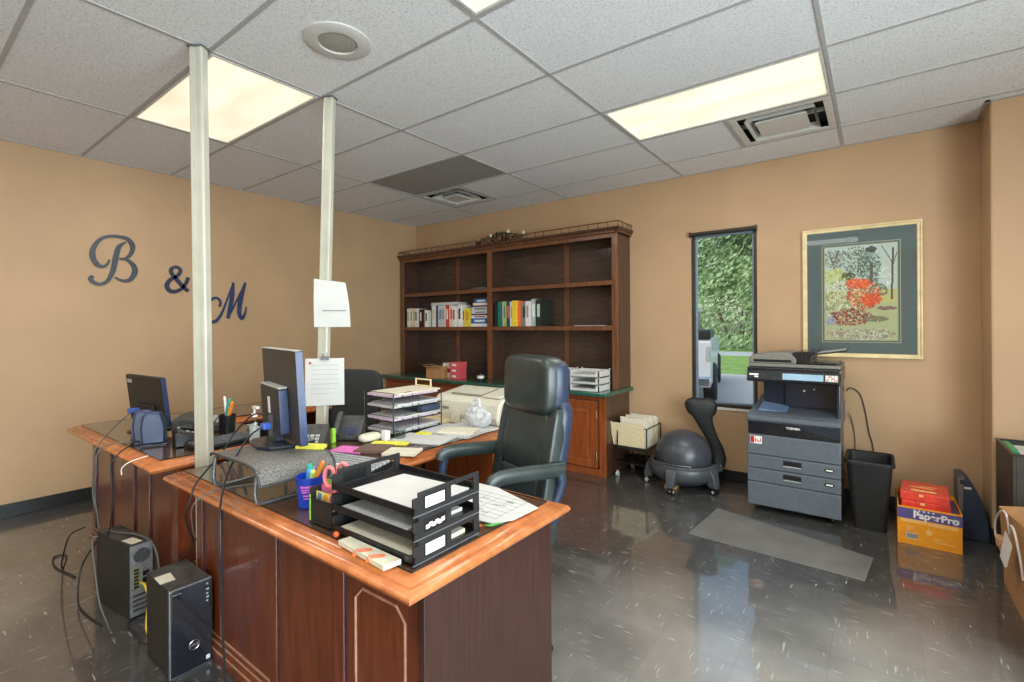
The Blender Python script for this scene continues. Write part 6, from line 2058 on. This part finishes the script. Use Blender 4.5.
# big calendar sheet on the glass
t = thing('calendar_sheet', 'big white calendar sheet flat on the near desk behind the black trays', 'paper', (3.93, -3.24, Z0))
b = MB()
cs = [(3.66, -3.122), (3.905, -3.112), (4.142, -3.19), (4.136, -3.32), (4.10, -3.378), (3.90, -3.40), (3.64, -3.36)]
b.prism(cs, 'z', Z0, Z0 + .0016)
b.build('sheet', M['paper'], t, world=True, smooth=0)
b = MB()
for k in range(7):
    f = .1 + k * .12
    b.box(3.72, 4.09, -3.37 + f * .24, -3.3685 + f * .24, Z0 + .0016, Z0 + .0019)
for k in range(8): b.box(3.72 + k * .052, 3.7212 + k * .052, -3.35, -3.17, Z0 + .0016, Z0 + .0019)
for k in range(14):
    px, py = rd.uniform(3.72, 4.05), rd.uniform(-3.34, -3.18)
    b.box(px, px + rd.uniform(.012, .034), py, py + .004, Z0 + .0016, Z0 + .0019)
b.build('printing', M['ink'], t, world=True, smooth=0)
b = MB(); b.prism([(4.085, -3.402), (4.11, -3.395), (4.125, -3.352), (4.10, -3.379)], 'z', Z0, Z0 + .0009)
solo('index_tab', b, M['green_tab'], 'green tab at the corner of the big calendar sheet', 'tab', (4.1, -3.38, Z0), smooth=0)
b = MB(); b.prism([(4.06, -3.43), (4.085, -3.425), (4.083, -3.403), (4.058, -3.408)], 'z', Z0, Z0 + .0009)
solo('index_tab', b, M['orange_tab'], 'orange tab at the corner of the big calendar sheet', 'tab', (4.07, -3.41, Z0), smooth=0)

# phones, keyboard, notes between monitor and pole
phone('desk_phone', (2.80, -3.22, Z0), math.radians(42), 'grey desk phone with pale screen beside the second pole', M['dust_grey'], M['lt_grey'], mat('phone_lcd', (196, 208, 222), .3), 40)
phone('cordless_phone', (2.76, -2.96, Z0), math.radians(35), 'dark navy phone leaning up behind the grey desk phone', M['dust_grey'], M['navy'], M['gloss_black'], 52, .85)
t = thing('keyboard', 'light keyed keyboard on the near desk behind the monitor riser', 'keyboard', (3.19, -3.27, Z0), math.radians(12))
b = MB(); b.prism([(-.07, 0), (.07, 0), (.07, .024), (-.07, .012)], 'x', -.17, .20)
b.build('base', M['black'], t, smooth=0, bevel=.003)
b = MB()
for i in range(20):
    for j in range(5): b.box(-.16 + i * .0178, -.146 + i * .0178, -.058 + j * .024, -.040 + j * .024, .014 + j * .0018, .023 + j * .002)
b.build('keys', M['lt_grey'], t, smooth=0)
def sheet(name, pts, z0, z1, m, lab, cat='paper', group=None):
    b = MB(); b.prism(pts, 'z', z0, z1)
    cx_ = sum(p[0] for p in pts) / len(pts); cy2 = sum(p[1] for p in pts) / len(pts)
    return solo(name, b, m, lab, cat, (cx_, cy2, z0), group, smooth=0)
def quad(cx, cyy, w, h, a):
    c, s = math.cos(a), math.sin(a)
    return [(cx + x * c - y * s, cyy + x * s + y * c) for x, y in ((-w / 2, -h / 2), (w / 2, -h / 2), (w / 2, h / 2), (-w / 2, h / 2))]
sheet('note_sheet', quad(2.975, -3.10, .17, .11, .35), Z0, Z0 + .004, M['pink'], 'pink sheet beside the keyboard on the near desk')
sheet('notebook', quad(3.07, -3.03, .15, .14, .5), Z0, Z0 + .012, mat('brown_notebook', (112, 84, 74), .5), 'brown notebook between the pink sheet and the yellow notes', 'notebook')
sheet('note_sheet', quad(3.03, -2.90, .19, .06, .55), Z0, Z0 + .006, M['yellow'], 'yellow paper strip left of the office chair, near the white mouse')
sheet('note_sheet', quad(3.225, -2.985, .16, .12, .5), Z0, Z0 + .010, M['cream_paper'], 'cream envelope beside the yellow strip behind the black trays')
b = MB(); b.rbox((2.90, -2.93, Z0 + .022), (.07, .125, .044), T=None, ex=.7)
solo('computer_mouse', b, M['beige'], 'white computer mouse by the yellow paper strip', 'mouse', (2.90, -2.93, Z0), smooth=60)
b = MB(); b.box(2.68, 2.735, -3.085, -3.03, Z0, Z0 + .045)
solo('sticky_cube', b, M['orange_tab'], 'orange sticky note cube beside the second pole', 'notes', (2.70, -3.06, Z0), smooth=0)
b = MB(); b.box(2.765, 2.785, -3.075, -3.055, Z0, Z0 + .075)
solo('highlighter', b, M['lime'], 'lime green highlighter standing by the orange note cube', 'marker', (2.775, -3.065, Z0), smooth=0, bevel=.003)
b = MB(); b.lathe([(.032, 0), (.034, .05), (.028, .052), (.026, .006), (.003, .006)], (2.985, -2.80, Z0), 18)
solo('plastic_tub', b, M['clear_plastic'], 'small clear plastic tub at the end of the wire tray rack', 'tub', (2.985, -2.80, Z0))
b = MB(); b.box(2.93, 2.965, -2.88, -2.85, Z0, Z0 + .05)
solo('small_box', b, M['white_print'], 'tiny white box between the mouse and the wire tray rack', 'box', (2.945, -2.865, Z0), smooth=0)

# wire rack of trays
WR = thing('wire_tray_rack', 'black wire rack with four tiers of papers on the side wing of the near desk', 'rack', (2.785, -2.60, Z0), 0)
QX0, QX1, QY0, QY1 = 2.655, 2.915, -2.785, -2.42
b = MB()
for px in (QX0, QX1):
    for py in (QY0, QY1): b.tube([(px, py, Z0 + .001), (px, py, Z0 + .235)], .0035, 6)
b.tube([(QX1, (QY0 + QY1) / 2, Z0 + .001), (QX1, (QY0 + QY1) / 2, Z0 + .20)], .003, 6)
b.build('post', M['black'], WR, world=True)
tiers = [Z0 + .006, Z0 + .075, Z0 + .145, Z0 + .205]
for k, z in enumerate(tiers):
    b = MB()
    b.tube([(QX0, QY0, z), (QX1, QY0, z), (QX1, QY1, z), (QX0, QY1, z)], .003, 6, closed=True)
    b.tube([(QX0, QY0, z + .028), (QX1, QY0, z + .028)], .0022, 5); b.tube([(QX0, QY1, z + .028), (QX0, QY0, z + .028)], .0022, 5)
    for q in range(1, 9):
        y = QY0 + (QY1 - QY0) * q / 9
        b.tube([(QX0, y, z), (QX1, y, z)], .0013, 5)
    # dipped wire pull on the open side
    ym = QY0 + .10
    b.tube(catmull([(QX1, ym - .035, z + .001), (QX1 + .004, ym - .03, z + .026), (QX1 + .004, ym + .03, z + .026), (QX1, ym + .035, z + .001)], 4), .0022, 5)
    b.build('wire_tray', M['black'], WR, world=True)
    n = [('white', M['paper']), ('pale grey', M['paper_grey']), ('lilac', M['lilac']), ('cream', M['cream_paper'])]
    for q in range(2):
        nm, m_ = n[(k * 2 + q * (2 if k == 1 else 1)) % 4]
        h0 = z + .0045 + q * .0135
        sheet('paper_stack', quad((QX0 + QX1) / 2 + .010 + .012 * q, (QY0 + QY1) / 2 + .012 * (q - 1), .235, .33, .02 * (q * 2 - 1)), h0, h0 + .0125 - .004 * q, m_,
              '%s papers in the %s tier of the wire rack, %s' % (nm, ('bottom', 'second', 'third', 'top')[k], ('underneath', 'on top')[q]), 'papers', 'papers in the wire rack')
b = MB(); b.box(QX0 + .05, QX1 + .014, QY1 - .17, QY1 - .02, tiers[1] + .030, tiers[1] + .066)
solo('binder', b, M['navy_case'], 'thick dark blue grey binder in the second tier of the wire rack', 'binder', (2.80, -2.5, tiers[1] + .03), smooth=0, bevel=.004)
b = MB(); b.frame(QX0 + .06, QX0 + .20, tiers[3] + .0275, tiers[3] + .075, .008, QY1 - .03, QY1 - .022)
solo('card_holder', b, M['manila'], 'tan open frame standing on top of the wire rack', 'holder', (2.78, -2.44, tiers[3] + .0275), smooth=0)
# loose papers over the wing
zz = Z0
sheet('paper_stack', quad(3.10, -2.735, .30, .19, .28), Z0, Z0 + .006, M['paper'], 'wide white papers on the desk wing in front of the wire rack', 'papers')
sheet('paper_stack', quad(3.115, -2.50, .32, .24, .12), Z0, Z0 + .014, M['paper_grey'], 'printed pages on the desk wing beside the chair arm', 'papers')
sheet('paper_stack', quad(3.12, -2.335, .30, .09, -.05), Z0, Z0 + .010, M['paper'], 'white papers just before the beige printer', 'papers')
sheet('paper_stack', quad(3.17, -2.535, .21, .13, .45), Z0 + .0145, Z0 + .026, M['cream_paper'], 'cream pages lying over the printed pages on the desk wing', 'papers')
sheet('note_sheet', quad(3.02, -2.655, .09, .06, .3), Z0 + .0065, Z0 + .010, M['yellow'], 'yellow green note on the wide white papers')
sheet('folder', quad(2.77, -2.34, .22, .14, .1), Z0, Z0 + .012, M['manila'], 'tan folder on the wing between wire rack and printer', 'folder')
b = MB(); b.box(2.885, 2.955, -2.305, -2.299, Z0, Z0 + .075, T=None)
solo('index_card', b, M['cream_paper'], 'upright white card leaning against the beige printer', 'card', (2.92, -2.30, Z0), smooth=0)

# beige printer
PR = thing('printer', 'beige office printer with dark vents on the far end of the desk wing', 'printer', (2.97, -2.09, Z0))
QX0, QX1, QYF, QYB = 2.69, 3.245, -2.275, -1.94
b = MB()
sec = [(QYF, 0.004), (QYF - .012, .05), (QYF + .01, .125), (QYF + .05, .155), (QYB - .03, .190), (QYB, .165), (QYB, .004)]
b.prism([(p[0], Z0 + p[1]) for p in sec], 'x', QX0, QX1)
b.build('body', M['beige'], PR, world=True, smooth=25, bevel=.012)
b = MB()
Tp = Matrix.Translation((0, QYF + .05, Z0 + .1565)) @ Matrix.Rotation(math.atan2(.035, .255), 4, 'X')
b.box(QX0 + .10, QX1 - .20, .02, .21, .0, .008, T=Tp)
lid = b.build('top_cover', M['beige_dark'], PR, world=True, smooth=0, bevel=.004)
b = MB()
for k in range(16): b.box(QX0 + .11 + k * .0155, QX0 + .118 + k * .0155, .035, .195, .008, .011, T=Tp)
b.build('vent_rib', M['beige'], lid, world=True, smooth=0)
b = MB(); b.box(QX1 - .17, QX1 - .03, .0, .21, .0, .016, T=Tp)
b.build('feeder_cover', M['beige'], PR, world=True, smooth=0, bevel=.01)
b = MB(); b.box(QX0 + .30, QX1 - .13, QYF - .013, QYF - .002, Z0 + .025, Z0 + .06)
sl = b.build('paper_slot', M['black'], PR, world=True, smooth=0)
b = MB(); b.box(QX0 + .27, QX1 - .11, QYF - .030, QYF - .004, Z0 + .010, Z0 + .024)
b.build('output_lip', M['beige'], PR, world=True, smooth=0, bevel=.004)
b = MB(); b.box(QX0 + .10, QX0 + .15, QYF - .010, QYF - .003, Z0 + .075, Z0 + .09)
b.build('badge', M['beige_dark'], PR, world=True, smooth=0)
b = MB(); b.lathe([(.02, 0), (.022, .012), (.004, .014)], T=Matrix.Translation((QX0 - .001, -2.18, Z0 + .08)) @ Matrix.Rotation(-PI / 2, 4, 'Y'), seg=16)
b.build('platen_knob', M['black'], PR, world=True)
# crumpled plastic bag
rd = random.Random(21)
b = MB(); b.ball((3.165, -2.365, Z0 + .068), .075, (1.15, .62, .90), 26)
for v in b.bm.verts:
    if v.co.z > Z0 + .02:
        v.co += Vector((rd.uniform(-1, 1), rd.uniform(-1, 1), rd.uniform(-1, 1))) * .009
    v.co.z = max(v.co.z, Z0 + .0105)
b.tube(catmull([(3.12, -2.365, Z0 + .12), (3.13, -2.36, Z0 + .165), (3.165, -2.36, Z0 + .17), (3.175, -2.365, Z0 + .12)], 5), [.009, .006, .009, .010], 6)
solo('plastic_bag', b, M['bag_plastic'], 'crumpled translucent white plastic bag in front of the beige printer', 'bag', (3.165, -2.365, Z0 + .0105), smooth=20)

# ================================================================== CABLES
YH = -3.856
cable('power_cable', [(3.045, -3.545, 1.012), (3.009, -3.58, 1.008), (2.965, -3.63, .94), (2.985, -3.69, .87), (3.03, -3.79, .795), (3.055, -3.822, .738), (3.035, -3.83, .69), (2.97, -3.80, .62), (2.82, -3.73, .50), (2.66, -3.69, .40), (2.572, -3.70, .32), (2.57, -3.70, .15), (2.57, -3.71, .006)], .0036, M['cable'], 'thick black cable running from the nearer monitor over the left of the near desk edge')
cable('video_cable', [(3.136, -3.575, .99), (3.123, -3.62, .966), (3.153, -3.67, .943), (3.20, -3.745, .87), (3.27, -3.80, .81), (3.36, -3.848, .755), (3.375, YH, .70), (3.385, YH, .62), (3.37, YH + .015, .36), (3.36, YH + .03, .15), (3.33, -3.80, .02), (3.20, -3.77, .006)], .0036, M['cable'], 'black cable with blue plug dropping down the front of the near desk')
b = MB(); b.box(3.115, 3.147, -3.602, -3.570, .968, .992)
solo('cable_plug', b, M['blue_plug'], 'bright blue plug in the back of the nearer monitor', 'plug', (3.10, -3.6, .975), smooth=0, bevel=.004)
cable('thin_cable', [(3.13, -3.62, Z0 + .003), (3.10, -3.70, Z0 + .003), (3.10, -3.775, .766), (3.09, -3.826, .73), (3.02, -3.80, .62), (2.88, -3.73, .50), (2.78, -3.69, .42), (2.70, -3.685, .36)], .0022, M['cable_grey'], 'thin grey cable from under the riser over the near desk edge')
# far desk cables
cable('video_cable', [(1.53, -3.545, .875), (1.56, -3.60, .87), (1.66, -3.70, .82), (1.80, -3.79, .775), (1.87, -3.835, .735), (1.90, -3.842, .68), (1.885, -3.842, .53), (1.95, -3.835, .42)], .0036, M['cable_grey'], 'grey cable with blue plug falling over the far desk edge')
b = MB(); b.box(1.475, 1.525, -3.595, -3.545, .86, .89)
solo('cable_plug', b, M['blue_plug'], 'blue plug at the back of the small monitor on the far desk', 'plug', (1.5, -3.57, .875), smooth=0, bevel=.004)
cable('speaker_cable', [(1.95, -3.69, Z0 + .004), (2.03, -3.74, Z0 + .004), (2.12, -3.79, .767), (2.18, -3.838, .735), (2.205, -3.845, .68), (2.215, -3.845, .56), (2.19, -3.845, .46), (2.10, -3.835, .37)], .0030, M['cable'], 'dark twisted cable under the speakers hanging down the far desk front')
cable('speaker_cable', [(1.90, -3.68, Z0 + .004), (1.88, -3.74, Z0 + .004), (1.90, -3.795, .767), (1.93, -3.836, .73), (1.945, -3.842, .65), (1.92, -3.842, .54), (1.96, -3.842, .45), (1.98, -3.84, .38)], .0028, M['cable_grey'], 'second grey cable hanging beside the blue plugged one on the far desk')
b = MB(); b.tube(catmull([(2.30, -3.73, .7655), (2.315, -3.80, .757), (2.315, -3.832, .735), (2.318, -3.834, .705)], 5), .0024, 7)
solo('cable_tie', b, M['cord'], 'short cream cord over the edge of the far desk', 'cord', (2.31, -3.82, .75))
cable('floor_cable', [(1.86, -3.87, .37), (1.72, -3.90, .30), (1.55, -3.90, .12), (1.35, -3.86, .010), (1.15, -3.81, .006), (1.12, -3.86, .006), (1.30, -3.88, .006), (1.52, -3.84, .006)], .004, M['cable'], 'black cable looping out across the floor left of the computers')
cable('tower_cable', [(1.93, -3.80, HB + .006), (2.03, -3.77, HB + .008), (2.14, -3.73, HB + .012), (2.26, -3.705, HB - .005), (2.33, -3.70, .26), (2.35, -3.71, .12), (2.32, -3.73, .01)], .0042, M['cable_grey'], 'grey cable arching over the top of the slim computer tower')
cable('tower_cable', [(1.98, -3.845, HB + .004), (1.99, -3.868, .33), (2.06, -3.872, .20), (2.13, -3.872, .08), (2.20, -3.86, .006), (2.30, -3.87, .006)], .0042, M['cable_grey'], 'grey cable hanging down the side of the slim computer tower')
lp = [(2.40 + .13 * math.cos(a), -3.77 + .05 * math.sin(a) + .012 * math.sin(3 * a), .006 + .004 * (i % 2)) for i, a in enumerate([k * .5 for k in range(0, 24)])]
cable('coiled_cable', lp, .0038, M['cable'], 'black coiled cable lying on the floor between the two computers', n=3)
cable('network_cable', [(2.236, -3.742, .155), (2.30, -3.745, .165), (2.37, -3.75, .13), (2.40, -3.765, .07), (2.43, -3.775, .018), (2.55, -3.78, .006)], .0055, M['yellow_cable'], 'bright yellow network cable between the two computer towers')
cable('floor_cable', [(1.90, -3.83, .30), (1.80, -3.87, .15), (1.88, -3.90, .02), (2.02, -3.90, .006), (2.20, -3.88, .006)], .004, M['cable'], 'black cable along the floor beside the slim tower')
